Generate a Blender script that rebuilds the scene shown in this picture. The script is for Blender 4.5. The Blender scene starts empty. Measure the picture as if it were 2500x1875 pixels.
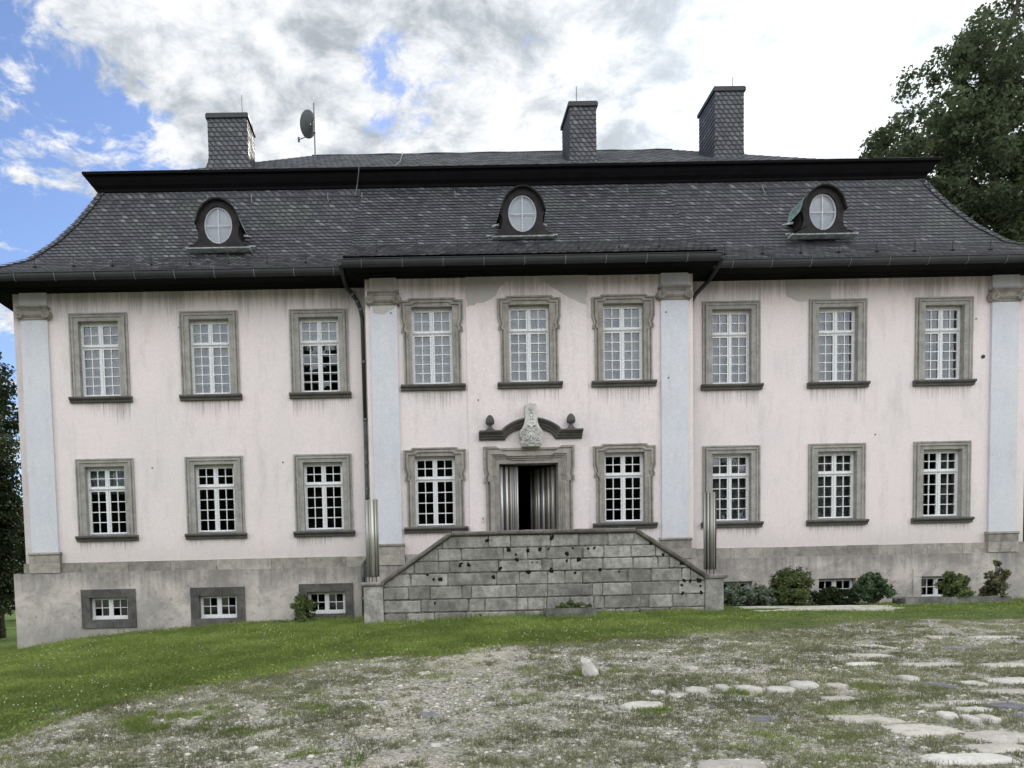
import bpy, math, random
import numpy as np
from mathutils import Vector, Matrix
R = math.radians
rng = np.random.default_rng(11)
random.seed(5)
scene = bpy.context.scene
col = scene.collection

# ------------------------------------------------------------------ helpers
def tag(o, label=None, cat=None, group=None, kind=None):
    for k, v in (('label', label), ('category', cat), ('group', group), ('kind', kind)):
        if v: o[k] = v
    if cat and not kind: o['kind'] = 'thing'
    return o

def empty(name, loc=(0, 0, 0)):
    o = bpy.data.objects.new(name, None); o.location = loc; col.objects.link(o)
    o.empty_display_size = .2
    return o

def setparent(o, p):
    """parent, with the mesh still written in world coordinates"""
    if p is None: return
    o.parent = p
    L = Vector((0, 0, 0)); q = p
    while q is not None:
        L += q.location if q.type == 'EMPTY' else Vector((0, 0, 0)); q = q.parent
    o.matrix_parent_inverse = Matrix.Translation(-L) if p.type == 'EMPTY' else Matrix.Identity(4)

class MB:
    def __init__(s): s.v = []; s.f = []; s.t = []; s.uv = []
    def add(s, vs, fs, t=None, uvs=None):
        n = len(s.v); s.v += [tuple(p) for p in vs]
        for i, f in enumerate(fs):
            s.f.append([n + a for a in f]); s.t.append(random.random() if t is None else t)
            s.uv.append(uvs[i] if uvs else [(0, 0)] * len(f))
        return s
    def box(s, x0, x1, y0, y1, z0, z1, t=None):
        return s.add([(x0,y0,z0),(x1,y0,z0),(x1,y1,z0),(x0,y1,z0),(x0,y0,z1),(x1,y0,z1),(x1,y1,z1),(x0,y1,z1)],
                     [(0,1,5,4),(1,2,6,5),(2,3,7,6),(3,0,4,7),(4,5,6,7),(3,2,1,0)], t)
    def prism(s, poly, y0, y1, t=None):
        """poly in X,Z, counter-clockwise seen from -Y"""
        n = len(poly)
        vs = [(x, y0, z) for x, z in poly] + [(x, y1, z) for x, z in poly]
        fs = [tuple(range(n)), tuple(reversed(range(n, 2*n)))] + [(i, n+i, n+(i+1) % n, (i+1) % n) for i in range(n)]
        return s.add(vs, fs, t)
    def extx(s, prof, x0, x1, t=None):
        """profile (y,z) run along X"""
        n = len(prof)
        vs = [(x0, y, z) for y, z in prof] + [(x1, y, z) for y, z in prof]
        fs = [tuple(range(n)), tuple(reversed(range(n, 2*n)))] + [(i, n+i, n+(i+1) % n, (i+1) % n) for i in range(n)]
        return s.add(vs, fs, t)
    def loft(s, rings, closed=True, cap=False, t=None):
        n = len(rings[0]); vs = [p for r in rings for p in r]; fs = []
        for k in range(len(rings) - 1):
            for i in range(n if closed else n - 1):
                j = (i + 1) % n; fs.append((k*n+i, k*n+j, (k+1)*n+j, (k+1)*n+i))
        if cap: fs += [tuple(reversed(range(n))), tuple(range((len(rings)-1)*n, len(rings)*n))]
        return s.add(vs, fs, t)
    def lathe(s, prof, cx, cy, n=16, t=None):
        rings = [[(cx + r*math.cos(2*math.pi*i/n), cy + r*math.sin(2*math.pi*i/n), z) for i in range(n)] for r, z in prof]
        return s.loft(rings, True, True, t)
    def tube(s, path, r, n=8, t=None):
        P = [Vector(p) for p in path]; rings = []
        rr = r if hasattr(r, '__len__') else [r]*len(P)
        ref = None
        for i, p in enumerate(P):
            d = (P[min(i+1, len(P)-1)] - P[max(i-1, 0)]).normalized()
            if ref is None:
                ref = Vector((0, 0, 1)) if abs(d.z) < .9 else Vector((0, 1, 0))
            a = d.cross(ref).normalized(); b = a.cross(d).normalized(); ref = b
            rings.append([tuple(p + rr[i]*(math.cos(2*math.pi*k/n)*a + math.sin(2*math.pi*k/n)*b)) for k in range(n)])
        return s.loft(rings, True, True, t)
    def build(s, name, mat, parent=None, smooth=False):
        me = bpy.data.meshes.new(name); me.from_pydata(s.v, [], s.f)
        at = me.attributes.new('tint', 'FLOAT', 'FACE'); at.data.foreach_set('value', s.t)
        uvl = me.uv_layers.new(name='UVMap')
        flat = [c for f in s.uv for q in f for c in q]
        uvl.data.foreach_set('uv', flat)
        me.materials.append(mat)
        if smooth: me.polygons.foreach_set('use_smooth', [True]*len(me.polygons))
        me.update()
        o = bpy.data.objects.new(name, me); col.objects.link(o); setparent(o, parent)
        return o

def npmesh(name, V, F, mat, tint=None, parent=None, smooth=False):
    """V (n,3), F (m,k) arrays"""
    me = bpy.data.meshes.new(name); k = F.shape[1]
    me.vertices.add(len(V)); me.vertices.foreach_set('co', V.astype(np.float32).ravel())
    me.loops.add(F.size); me.loops.foreach_set('vertex_index', F.astype(np.int32).ravel())
    me.polygons.add(len(F)); me.polygons.foreach_set('loop_start', np.arange(0, F.size, k, dtype=np.int32))
    if tint is not None:
        me.attributes.new('tint', 'FLOAT', 'FACE').data.foreach_set('value', tint.astype(np.float32))
    me.update(calc_edges=True)
    if smooth: me.polygons.foreach_set('use_smooth', np.ones(len(F), bool))
    me.materials.append(mat)
    o = bpy.data.objects.new(name, me); col.objects.link(o); setparent(o, parent)
    return o

# ------------------------------------------------------------------ node helpers
class G:
    def __init__(s, nt): s.nt = nt; s.n = nt.nodes; s.l = nt.links
    def node(s, typ, ins=(), **kw):
        nd = s.n.new(typ)
        for k, v in kw.items(): setattr(nd, k, v)
        for k, v in (ins.items() if isinstance(ins, dict) else enumerate(ins)):
            s.put(nd.inputs[k], v)
        return nd
    def put(s, sock, v):
        if v is None: return
        if isinstance(v, bpy.types.NodeSocket): s.l.new(v, sock)
        else:
            if hasattr(sock.default_value, '__len__') and not hasattr(v, '__len__'): v = (v,)*3
            if hasattr(v, '__len__') and len(v) == 3 and len(sock.default_value) == 4: v = (*v, 1)
            sock.default_value = v
    def m(s, op, a, b=None, c=None, clamp=False):
        return s.node('ShaderNodeMath', [x for x in (a, b, c) if x is not None], operation=op, use_clamp=clamp).outputs[0]
    def vm(s, op, a, b=None):
        nd = s.node('ShaderNodeVectorMath', [x for x in (a, b) if x is not None], operation=op)
        return nd.outputs['Value'] if op in ('DOT_PRODUCT', 'LENGTH') else nd.outputs[0]
    def mix(s, f, a, b, blend='MIX'):
        nd = s.n.new('ShaderNodeMix'); nd.data_type = 'RGBA'; nd.blend_type = blend
        s.put(nd.inputs[0], f); s.put(nd.inputs[6], a); s.put(nd.inputs[7], b); return nd.outputs[2]
    def noise(s, vec, scale=1., detail=4., rough=.55, dist=0.):
        return s.node('ShaderNodeTexNoise', {'Vector': vec, 'Scale': scale, 'Detail': detail, 'Roughness': rough, 'Distortion': dist}).outputs[0]
    def pos(s): return s.node('ShaderNodeNewGeometry').outputs['Position']
    def sep(s, v): return s.node('ShaderNodeSeparateXYZ', [v]).outputs
    def comb(s, x, y, z): return s.node('ShaderNodeCombineXYZ', [x, y, z]).outputs[0]
    def ss(s, v, a, b):   # smoothstep a..b -> 0..1
        nd = s.node('ShaderNodeMapRange', {'Value': v, 'From Min': a, 'From Max': b}, interpolation_type='SMOOTHSTEP'); return nd.outputs[0]
    def attr(s, name): return s.node('ShaderNodeAttribute', attribute_name=name).outputs['Fac']
    def scale3(s, v, sc): return s.node('ShaderNodeVectorMath', [v, sc], operation='MULTIPLY').outputs[0]

def newmat(name):
    m = bpy.data.materials.new(name); m.use_nodes = True; m.node_tree.nodes.clear()
    g = G(m.node_tree); out = g.n.new('ShaderNodeOutputMaterial')
    return m, g, out

def finish(g, out, colr, rough=.85, bump=None, bstr=.3, bdist=.01, metal=0., spec=.3, trans=None):
    p = g.node('ShaderNodeBsdfPrincipled', {'Base Color': colr, 'Roughness': rough, 'Metallic': metal, 'Specular IOR Level': spec})
    if bump is not None:
        b = g.node('ShaderNodeBump', {'Height': bump, 'Strength': bstr, 'Distance': bdist}); g.l.new(b.outputs[0], p.inputs['Normal'])
    sh = p.outputs[0]
    if trans is not None:
        t = g.node('ShaderNodeBsdfTranslucent', {'Color': trans[0]})
        sh = g.node('ShaderNodeMixShader', [trans[1], sh, t.outputs[0]]).outputs[0]
    g.l.new(sh, out.inputs[0]); return p

def simple(name, c, rough=.8, var=.25, scale=2.5, fine=40, bstr=.3, bdist=.006, tint=0., metal=0., spec=.3, c2=None):
    m, g, out = newmat(name); P = g.pos()
    n1 = g.noise(P, scale, 5, .6); n2 = g.noise(P, fine, 4, .6)
    c2 = c2 or tuple(x*(1-var*1.6) for x in c)
    cc = g.mix(g.ss(n1, .35, .65), c, c2)
    k = g.m('ADD', g.m('MULTIPLY', n2, .5), .75)
    if tint: k = g.m('MULTIPLY', k, g.m('ADD', g.m('MULTIPLY', g.attr('tint'), tint), 1 - tint/2))
    cc = g.vm('SCALE', cc); g.put(cc.node.inputs['Scale'], k)
    g.l.new(g.n[-1].outputs[0], cc.node.inputs[0]) if False else None
    finish(g, out, cc, rough, n2, bstr, bdist, metal, spec); return m

# columns of windows (centre x) and levels
WC = [-7.77, -5.06, -2.36]; RC = [.425, 2.755, 5.03]; EC = [7.87, 10.53, 13.19]
UZ = (6.31, 8.34); LZ = (2.90, 4.80)
WT = 8.85

def colmask(g, x, half=.72):
    tot = None
    for c in WC + RC + EC:
        d = g.m('ABSOLUTE', g.m('SUBTRACT', x, c)); p = g.m('LESS_THAN', d, half)
        tot = p if tot is None else g.m('MAXIMUM', tot, p)
    return tot

def streaks(g, x, z, top, length, dens, seed, sx=11., soft=5.):
    """drip stains hanging from level 'top', of ragged length"""
    v = g.comb(g.m('MULTIPLY', x, sx), seed, g.m('MULTIPLY', z, .35))
    n = g.noise(v, 1., 4, .7); big = g.noise(g.comb(g.m('MULTIPLY', x, .9), seed + 7, 0.), 1., 2, .5)
    d = g.m('SUBTRACT', top, z)
    lim = g.m('SUBTRACT', g.m('ADD', n, g.m('MULTIPLY', g.m('SUBTRACT', big, .5), .7)), g.m('ADD', dens, g.m('DIVIDE', d, length)))
    s = g.m('MULTIPLY', lim, soft, None, True)
    return g.m('MULTIPLY', s, g.m('GREATER_THAN', d, 0.))

def wall_material(name, ca, cb, windows=True, topst=.75):
    m, g, out = newmat(name); P = g.pos(); x, y, z = g.sep(P)
    n1 = g.noise(P, .55, 4, .6); n2 = g.noise(P, 26, 5, .7); n3 = g.noise(g.scale3(P, (3.2, 3.2, .8)), 1, 5, .65)
    c = g.mix(g.ss(n1, .35, .65), ca, cb)
    c = g.mix(g.m('MULTIPLY', g.ss(n3, .48, .72), .42), c, (.53, .49, .475))
    c = g.mix(g.m('MULTIPLY', streaks(g, x, z, WT, 2.3, .30, 3., 9., 4.), topst), c, (.40, .37, .345))
    if windows:
        cm = colmask(g, x, .70)
        for top, sd, ln, dn in ((UZ[0]-.13, 11., 2.1, .36), (LZ[0]-.13, 23., 1.1, .36)):
            c = g.mix(g.m('MULTIPLY', g.m('MULTIPLY', streaks(g, x, z, top, ln, dn, sd, 21., 4.), cm), .8), c, (.30, .275, .26))
        base = g.ss(g.m('ADD', z, g.m('MULTIPLY', n3, .7)), 3.15, 2.45)
        c = g.mix(g.m('MULTIPLY', base, .33), c, (.46, .41, .37))
        c = g.mix(g.m('MULTIPLY', g.ss(g.m('ADD', x, g.m('MULTIPLY', n3, -1.2)), -9.9, -10.5), .5), c, (.42, .38, .38))
    k = g.m('ADD', g.m('ADD', g.m('MULTIPLY', n2, .46), g.m('MULTIPLY', g.noise(P, 9, 4, .6), .16)), .69)
    cc = g.vm('SCALE', c); g.put(cc.node.inputs['Scale'], k)
    finish(g, out, cc, .92, n2, .45, .008, spec=.15); return m

M = {}
M['pink'] = wall_material('pink_render', (.79, .695, .682), (.74, .675, .665), True, .9)
M['blue'] = wall_material('pale_blue_render', (.60, .61, .655), (.64, .64, .67), False, .35)
M['patch'] = wall_material('bare_mortar', (.45, .42, .39), (.52, .48, .45), False, .5)

def plinth_material():
    m, g, out = newmat('stained_plinth_render'); P = g.pos(); x, y, z = g.sep(P)
    n1 = g.noise(P, 1.1, 6, .68, .4); n2 = g.noise(P, 5.5, 6, .7); n3 = g.noise(P, 45, 4, .6)
    c = g.mix(g.ss(n1, .36, .62), (.60, .54, .49), (.37, .34, .315))
    c = g.mix(g.m('MULTIPLY', g.ss(n2, .52, .70), .55), c, (.20, .18, .165))
    c = g.mix(g.m('MULTIPLY', g.ss(g.noise(P, 2.3, 5, .7), .6, .72), .5), c, (.58, .54, .50))
    st = streaks(g, x, z, 1.99, 1.5, .18, 5., 6., 2.5)
    c = g.mix(g.m('MULTIPLY', st, .65), c, (.17, .155, .15))
    foot = g.ss(g.m('ADD', z, g.m('MULTIPLY', n1, .5)), 1.15, .75)
    c = g.mix(g.m('MULTIPLY', foot, .35), c, (.33, .33, .30))
    k = g.m('ADD', g.m('MULTIPLY', n3, .4), .8)
    cc = g.vm('SCALE', c); g.put(cc.node.inputs['Scale'], k)
    finish(g, out, cc, .95, g.m('ADD', n3, g.m('MULTIPLY', n2, 1.5)), .5, .012, spec=.15); return m
M['plinth'] = plinth_material()

def stone_material(name, c1, c2, dark, tint=.25, grain=6., moss=0.):
    m, g, out = newmat(name); P = g.pos(); x, y, z = g.sep(P)
    n1 = g.noise(P, 2.2, 6, .65); n2 = g.noise(P, 60, 4, .65); n3 = g.noise(g.scale3(P, (9, 9, 2.)), 1, 5, .6); n4 = g.noise(P, grain, 5, .7)
    c = g.mix(g.ss(n1, .35, .65), c1, c2)
    c = g.mix(g.m('MULTIPLY', g.ss(n3, .55, .75), .6), c, dark)
    c = g.mix(g.m('MULTIPLY', g.ss(n4, .52, .40), .3), c, dark)
    c = g.mix(g.m('MULTIPLY', g.ss(n4, .58, .70), .4), c, tuple(min(1, v*1.6) for v in c1))
    if moss: c = g.mix(g.m('MULTIPLY', g.ss(g.noise(P, 4, 5, .7), .58, .68), moss), c, (.06, .07, .035))
    k = g.m('MULTIPLY', g.m('ADD', g.m('MULTIPLY', n2, .5), .75), g.m('ADD', g.m('MULTIPLY', g.attr('tint'), tint), 1 - tint/2))
    cc = g.vm('SCALE', c); g.put(cc.node.inputs['Scale'], k)
    finish(g, out, cc, .9, g.m('ADD', n2, n4), .45, .01, spec=.2); return m
M['stone'] = stone_material('grey_sandstone', (.375, .355, .33), (.31, .295, .27), (.15, .145, .13), .1)
M['stone_warm'] = stone_material('weathered_sandstone', (.35, .32, .285), (.29, .27, .24), (.13, .12, .105), .1)
M['stone_dark'] = stone_material('dark_sandstone', (.10, .095, .09), (.14, .13, .12), (.06, .058, .055), .1)
M['cellar_stone'] = stone_material('cellar_sandstone', (.15, .14, .13), (.09, .085, .08), (.05, .048, .046), .3)
M['band'] = stone_material('plinth_sandstone', (.38, .345, .30), (.28, .26, .235), (.12, .11, .10), .45)
M['granite'] = stone_material('stair_block_stone', (.38, .36, .33), (.21, .20, .185), (.085, .08, .072), .55, 9., .25)
M['coping'] = stone_material('coping_stone', (.21, .19, .17), (.14, .125, .11), (.06, .055, .05), .25, 6., .25)
M['mortar'] = simple('dark_mortar', (.23, .215, .19), .95, .8, 7, 40, .6, .02, c2=(.05, .048, .04))
M['moss'] = simple('dark_moss', (.018, .020, .010), 1., .4, 20, 90, .8, .03)
M['limestone'] = stone_material('pale_carved_limestone', (.62, .61, .58), (.50, .49, .47), (.28, .27, .25), .1)
M['whitestone'] = stone_material('white_limestone', (.72, .69, .63), (.55, .52, .47), (.34, .32, .28), .25)
M['tanstone'] = stone_material('tan_paving_limestone', (.66, .61, .54), (.54, .50, .44), (.28, .26, .22), .3)
M['greystone'] = stone_material('grey_slate_paving', (.24, .24, .26), (.19, .19, .21), (.12, .12, .13), .3)
M['trough'] = stone_material('trough_stone', (.19, .185, .165), (.12, .12, .10), (.07, .07, .06), .2, 6, .4)
M['white'] = simple('peeling_white_paint', (.80, .81, .835), .55, .06, 30, 90, .2, .003, spec=.4, c2=(.64, .63, .61))
M['offwhite'] = simple('inner_sash_paint', (.50, .50, .54), .6, .05)
M['curtain'] = simple('pale_net_curtain', (.78, .79, .86), .95, .10, 2.0)
M['curtain_grey'] = simple('grey_curtain', (.46, .47, .45), .95, .35, 7)
M['cornice'] = simple('dark_brown_painted_wood', (.004, .0035, .005), .75, .3, 3, 30, .2, .004, spec=.12)
M['gutter'] = simple('dark_zinc', (.022, .024, .027), .55, .2, 3, 30, .1, .002, spec=.5)
M['zinc'] = simple('pale_zinc', (.30, .31, .32), .5, .4, 8)
M['palezinc'] = simple('chalky_zinc', (.52, .56, .56), .6, .3, 8)
M['verdigris'] = simple('verdigris_copper', (.27, .36, .34), .6, .4, 6, 40, .2, .004, c2=(.10, .15, .14))
M['copperpipe'] = simple('green_grey_pipe', (.10, .13, .12), .5, .4, 3)
M['dormerwood'] = simple('brown_dormer_wood', (.020, .016, .015), .7, .4, 6)
M['iron'] = simple('black_iron', (.03, .03, .03), .5, .2)
M['rod'] = simple('galvanised_rod', (.20, .20, .21), .5, .2)
M['dish'] = simple('grey_dish_paint', (.10, .115, .115), .5, .15)
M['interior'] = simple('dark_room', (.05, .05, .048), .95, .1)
M['bark'] = simple('tree_bark', (.055, .045, .035), .95, .3, 4)
def metal(name, c, r): 
    m, g, out = newmat(name); P = g.pos()
    n = g.noise(g.scale3(P, (60, 60, .6)), 1, 3, .5)
    cc = g.mix(g.ss(n, .3, .7), c, tuple(v*.7 for v in c))
    finish(g, out, cc, r, None, metal=.45, spec=.4); return m
M['brass'] = metal('dull_brass_tube', (.50, .47, .38), .35)
M['steel'] = metal('satin_steel_tube', (.72, .71, .68), .32)
M['darksteel'] = metal('dark_bronze_tube', (.12, .105, .10), .35)
M['greytube'] = metal('grey_metal_tube', (.36, .36, .34), .4)

def slate_material(name, lich=.5, skew=1., bw=.17, dk=1.):
    m, g, out = newmat(name); P = g.pos()
    uv = g.node('ShaderNodeUVMap', uv_map='UVMap').outputs[0]
    u, v, _ = g.sep(uv)
    fr = g.m('FRACT', v)
    wob = g.m('MULTIPLY', g.m('SUBTRACT', g.noise(uv, 2.2, 3), .5), .13)
    u2 = g.m('ADD', g.m('ADD', u, g.m('MULTIPLY', v, skew*bw*.72)), wob)
    row = g.m('FLOOR', v)
    uo = g.m('DIVIDE', u2, bw)
    cell = g.m('FLOOR', uo); fu = g.m('FRACT', uo)
    rnd = g.node('ShaderNodeTexWhiteNoise', [g.comb(cell, row, 0.)], noise_dimensions='3D').outputs['Value']
    # curved lower corner of each slate -> joint where fu near 0 or row foot near 0
    joint = g.m('MAXIMUM', g.m('MULTIPLY', g.ss(g.m('ABSOLUTE', g.m('SUBTRACT', fu, g.m('MULTIPLY', g.m('MULTIPLY', fr, fr), .10))), .42, .05), 1.), g.ss(fr, .24, .04))
    c = g.mix(rnd, tuple(v*dk for v in (.029, .030, .036)), tuple(v*dk for v in (.095, .096, .106)))
    c = g.mix(g.m('MULTIPLY', g.m('GREATER_THAN', rnd, .93), .55), c, (.19, .19, .20))
    n = g.noise(P, .75, 5, .65)
    c = g.mix(g.m('MULTIPLY', g.m('MULTIPLY', g.ss(n, .50, .70), lich), g.ss(g.noise(P, 14, 4, .7), .4, .6)), c, (.135, .155, .095))
    c = g.mix(g.m('MULTIPLY', joint, .9), c, (.010, .010, .013))
    hgt = g.m('ADD', g.m('MULTIPLY', g.m('SUBTRACT', 1., joint), 1.), g.m('ADD', g.m('MULTIPLY', fu, .6), g.m('MULTIPLY', rnd, .4)))
    finish(g, out, c, g.m('ADD', g.m('MULTIPLY', rnd, .25), .42), hgt, .8, .02, spec=.5); return m
M['slate'] = slate_material('natural_slate')
M['slate_top'] = slate_material('weathered_ridge_slate', .8, .8, .34, 2.2)
M['slate_ch'] = slate_material('chimney_slate', .12, .9, .16, 1.3)

def glass_material():
    m, g, out = newmat('old_window_glass')
    P = g.pos(); b = g.node('ShaderNodeBump', {'Height': g.noise(P, 5, 2), 'Strength': .035, 'Distance': .02})
    fr = g.node('ShaderNodeFresnel', {'IOR': 1.8, 'Normal': b.outputs[0]})
    gl = g.node('ShaderNodeBsdfGlossy', {'Color': (.95, .97, 1.), 'Roughness': .015, 'Normal': b.outputs[0]})
    tr = g.node('ShaderNodeBsdfTransparent', {'Color': (.80, .84, .84)})
    mx = g.node('ShaderNodeMixShader', [fr.outputs[0], tr.outputs[0], gl.outputs[0]])
    g.l.new(mx.outputs[0], out.inputs[0]); return m
M['glass'] = glass_material()

def leaf_material(name, c1, c2, tr=.35):
    m, g, out = newmat(name); t = g.attr('tint'); n = g.noise(g.pos(), .9, 3, .6)
    c = g.mix(t, c1, c2); c = g.mix(g.m('MULTIPLY', g.ss(n, .4, .62), .5), c, tuple(v*.45 for v in c1))
    finish(g, out, c, .6, spec=.25, trans=(g.mix(.5, c, tuple(v*1.3 for v in c2)), tr)); return m
M['leaf_tree'] = leaf_material('broadleaf_foliage', (.045, .060, .030), (.12, .15, .075), .42)
M['leaf_dark'] = leaf_material('dark_foliage', (.016, .026, .010), (.045, .065, .020), .2)
M['leaf_box'] = leaf_material('olive_conifer_foliage', (.075, .10, .035), (.20, .25, .095), .25)
M['leaf_grey'] = leaf_material('grey_green_foliage', (.09, .12, .075), (.32, .37, .27), .2)
M['leaf_green'] = leaf_material('fresh_green_foliage', (.05, .10, .045), (.20, .28, .15), .25)
M['leaf_red'] = leaf_material('bronze_green_foliage', (.08, .10, .045), (.22, .21, .11), .2)
M['grass'] = leaf_material('lawn_grass_blades', (.12, .18, .042), (.37, .45, .12), .35)
M['weed'] = leaf_material('yard_weed_blades', (.10, .12, .05), (.40, .40, .23), .3)
M['dryweed'] = leaf_material('dry_stem', (.09, .085, .05), (.16, .15, .09), .2)
M['clover'] = simple('white_clover_flower', (.75, .76, .68), .9, .1)

# ------------------------------------------------------------------ terrain
BXp = [-60,-20,-12,-10.1,-9.3,-8.5,-7,-5.7,-4.4,-1.9,1.9,6.7,12,15.3,30,60]; BZp = [-1.2,-.6,-.2,.05,.18,.28,.45,.53,.63,.66,.8,.84,.76,.8,.8,.8]
CXp = [-60,-12,0,10,60]; CZp = [-1.2,-.45,0,.2,.4]
EDGE = np.array([(-40,-24),(-9.,-16.),(-4.3,-13.3),(-3.85,-12.05),(-3.91,-11.11),(-3.64,-10.22),(-3.48,-9.49),(-2.63,-8.8),(-1.77,-7.94),(-1.41,-7.62),(0.01,-7.27),(1.42,-6.94),(2.76,-6.87),(4.58,-6.4),(6.66,-6.18),(8.29,-5.4),(11.07,-5.2),(16,-5.0),(60,-5.)])
_h = rng.random((64, 64))
def vnoise(x, y, s):
    x = x/s; y = y/s; i = np.floor(x).astype(int); j = np.floor(y).astype(int); u = x-i; v = y-j; u = u*u*(3-2*u); v = v*v*(3-2*v)
    a = _h[i % 64, j % 64]; b = _h[(i+1) % 64, j % 64]; c = _h[i % 64, (j+1) % 64]; d = _h[(i+1) % 64, (j+1) % 64]
    return a*(1-u)*(1-v)+b*u*(1-v)+c*(1-u)*v+d*u*v
def gz(x, y):
    x = np.asarray(x, float); y = np.asarray(y, float)
    w = np.clip((y+18.6)/17.5, 0, 1)
    z = np.interp(x, CXp, CZp)*(1-w)+np.interp(x, BXp, BZp)*w
    near = np.clip((-1.5-y)/2, 0, 1)
    return z + near*(.05*(vnoise(x, y, 1.3)-.5)+.025*(vnoise(x+9, y+5, .45)-.5))
def gz1(x, y): return float(gz(x, y))
def lawn(x, y):
    """metres north of the lawn's edge (positive = grass)"""
    ey = np.interp(x, EDGE[:, 0], EDGE[:, 1])
    # the edge runs almost north-south near x=-3.8
    d = y - ey
    left = (x < -3.9)
    d = np.where(left & (y < -9.5), np.minimum(np.abs(d), (-3.9 - x)*1.0 + np.clip(y+13.3, 0, 9)*0)*np.sign(np.where(y > ey, 1, -1)), d)
    return d

def ground_material():
    m, g, out = newmat('ground_soil_gravel'); P = g.pos(); x, y, z = g.sep(P)
    L = g.attr('lawn')
    n1 = g.noise(P, .5, 5, .6); n2 = g.noise(P, 3.5, 6, .7); n3 = g.noise(P, 38, 5, .75)
    vo = g.node('ShaderNodeTexVoronoi', {'Vector': P, 'Scale': 42.}); vf = g.node('ShaderNodeTexVoronoi', {'Vector': P, 'Scale': 13.})
    grey = g.mix(g.sep(vo.outputs['Color'])[0], (.165, .15, .135), (.53, .495, .435)); grey = g.mix(.2, grey, (.33, .305, .27))
    sand = g.mix(n3, (.62, .54, .43), (.44, .39, .32))
    pebble = g.m('LESS_THAN', vf.outputs['Distance'], .22)
    c = g.mix(g.ss(g.m('ADD', n1, g.m('MULTIPLY', g.ss(g.m('ABSOLUTE', g.m('SUBTRACT', x, .2)), 1.6, .2), .08)), .54, .70), grey, g.mix(.35, sand, grey))
    c = g.mix(g.m('MULTIPLY', pebble, g.m('GREATER_THAN', g.sep(vf.outputs['Color'])[0], .72)), c, (.62, .60, .56))
    c = g.mix(g.m('MULTIPLY', g.ss(n2, .45, .60), .7), c, (.23, .23, .13))
    soil = g.mix(g.ss(n2, .4, .6), (.06, .10, .022), (.11, .15, .045))
    c = g.mix(g.ss(g.m('ADD', L, g.m('MULTIPLY', g.m('SUBTRACT', n2, .5), 1.2)), -.05, .35), c, soil)
    k = g.m('ADD', g.m('MULTIPLY', g.ss(n3, .3, .7), 1.1), .72)
    cc = g.vm('SCALE', c); g.put(cc.node.inputs['Scale'], k)
    hb = g.m('ADD', g.m('MULTIPLY', n3, .8), g.m('MULTIPLY', g.m('SUBTRACT', 1., vo.outputs['Distance']), .6))
    finish(g, out, cc, .95, hb, .9, .03, spec=.1); return m
M['ground'] = ground_material()

def make_ground():
    xs = np.concatenate([np.linspace(-320, -22, 16)[:-1], np.arange(-22, 24, .16), np.linspace(24, 320, 16)])
    ys = np.concatenate([np.linspace(-320, -20, 14)[:-1], np.arange(-20, 2, .16), np.linspace(2, 320, 22)])
    X, Y = np.meshgrid(xs, ys); Z = gz(X, Y)
    V = np.stack([X.ravel(), Y.ravel(), Z.ravel()], 1); nx, ny = len(xs), len(ys)
    i = np.arange(nx-1)[None, :] + nx*np.arange(ny-1)[:, None]; i = i.ravel()
    F = np.stack([i, i+1, i+1+nx, i+nx], 1)
    o = npmesh('ground', V, F, M['ground'], smooth=True)
    o.data.attributes.new('lawn', 'FLOAT', 'POINT').data.foreach_set('value', np.clip(lawn(V[:, 0], V[:, 1]), -3, 3).astype(np.float32))
    tag(o, 'gravel yard and lawn in front of the manor', None, None, 'structure')
make_ground()

# ------------------------------------------------------------------ manor house
XL, XR = -9.84, 15.29          # wing wall ends
RL, RR, RY = -1.165, 6.72, -.53  # centre block
BACK = 13.2
house = tag(empty('manor_house', (2.73, 0, .7)), 'long two storey pink manor with grey pilasters and a dark slate mansard roof', 'house')

def wall_sheet(mb, x0, x1, z0, z1, y, holes):
    xs = sorted({x0, x1, *[h[0] for h in holes], *[h[1] for h in holes]}); zs = sorted({z0, z1, *[h[2] for h in holes], *[h[3] for h in holes]})
    for a, b in zip(xs, xs[1:]):
        for c, d in zip(zs, zs[1:]):
            if any(h[0] - 1e-6 <= a and b <= h[1] + 1e-6 and h[2] - 1e-6 <= c and d <= h[3] + 1e-6 for h in holes): continue
            mb.add([(a, y, c), (b, y, c), (b, y, d), (a, y, d)], [(0, 1, 2, 3)])
HW = .52
def holes_for(cs, rows=(UZ, LZ)): return [(c-HW, c+HW, r[0], r[1]-.20) for c in cs for r in rows]
DOOR = (1.98, 3.41, 2.30, 4.38)
BZ0 = 2.24   # pink render starts
mb = MB()
wall_sheet(mb, XL, RL, BZ0, 9.15, 0, holes_for(WC))
wall_sheet(mb, RR, XR, BZ0, 9.15, 0, holes_for(EC))
wall_sheet(mb, RL, 1.25, BZ0, 9.15, RY, holes_for(RC[:1])); wall_sheet(mb, 4.165, RR, BZ0, 9.15, RY, holes_for(RC[2:]))
wall_sheet(mb, 1.25, 4.165, BZ0, 9.15, RY-.03, holes_for(RC[1:2], (UZ,)) + [DOOR])
for x, a, b in ((1.25, RY-.03, RY), (4.165, RY-.03, RY), (RL, RY, 0), (RR, RY, 0)): mb.add([(x, a, BZ0), (x, b, BZ0), (x, b, 9.15), (x, a, 9.15)], [(0, 1, 2, 3)])
mb.add([(XL, 0, BZ0), (XL, BACK, BZ0), (XL, BACK, 9.15), (XL, 0, 9.15)], [(0, 1, 2, 3)])
mb.add([(XR, 0, BZ0), (XR, BACK, BZ0), (XR, BACK, 9.15), (XR, 0, 9.15)], [(0, 1, 2, 3)])
mb.add([(XL, BACK, -1), (XR, BACK, -1), (XR, BACK, 9.6), (XL, BACK, 9.6)], [(0, 1, 2, 3)])
wall = mb.build('wall', M['pink'], house)
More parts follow.
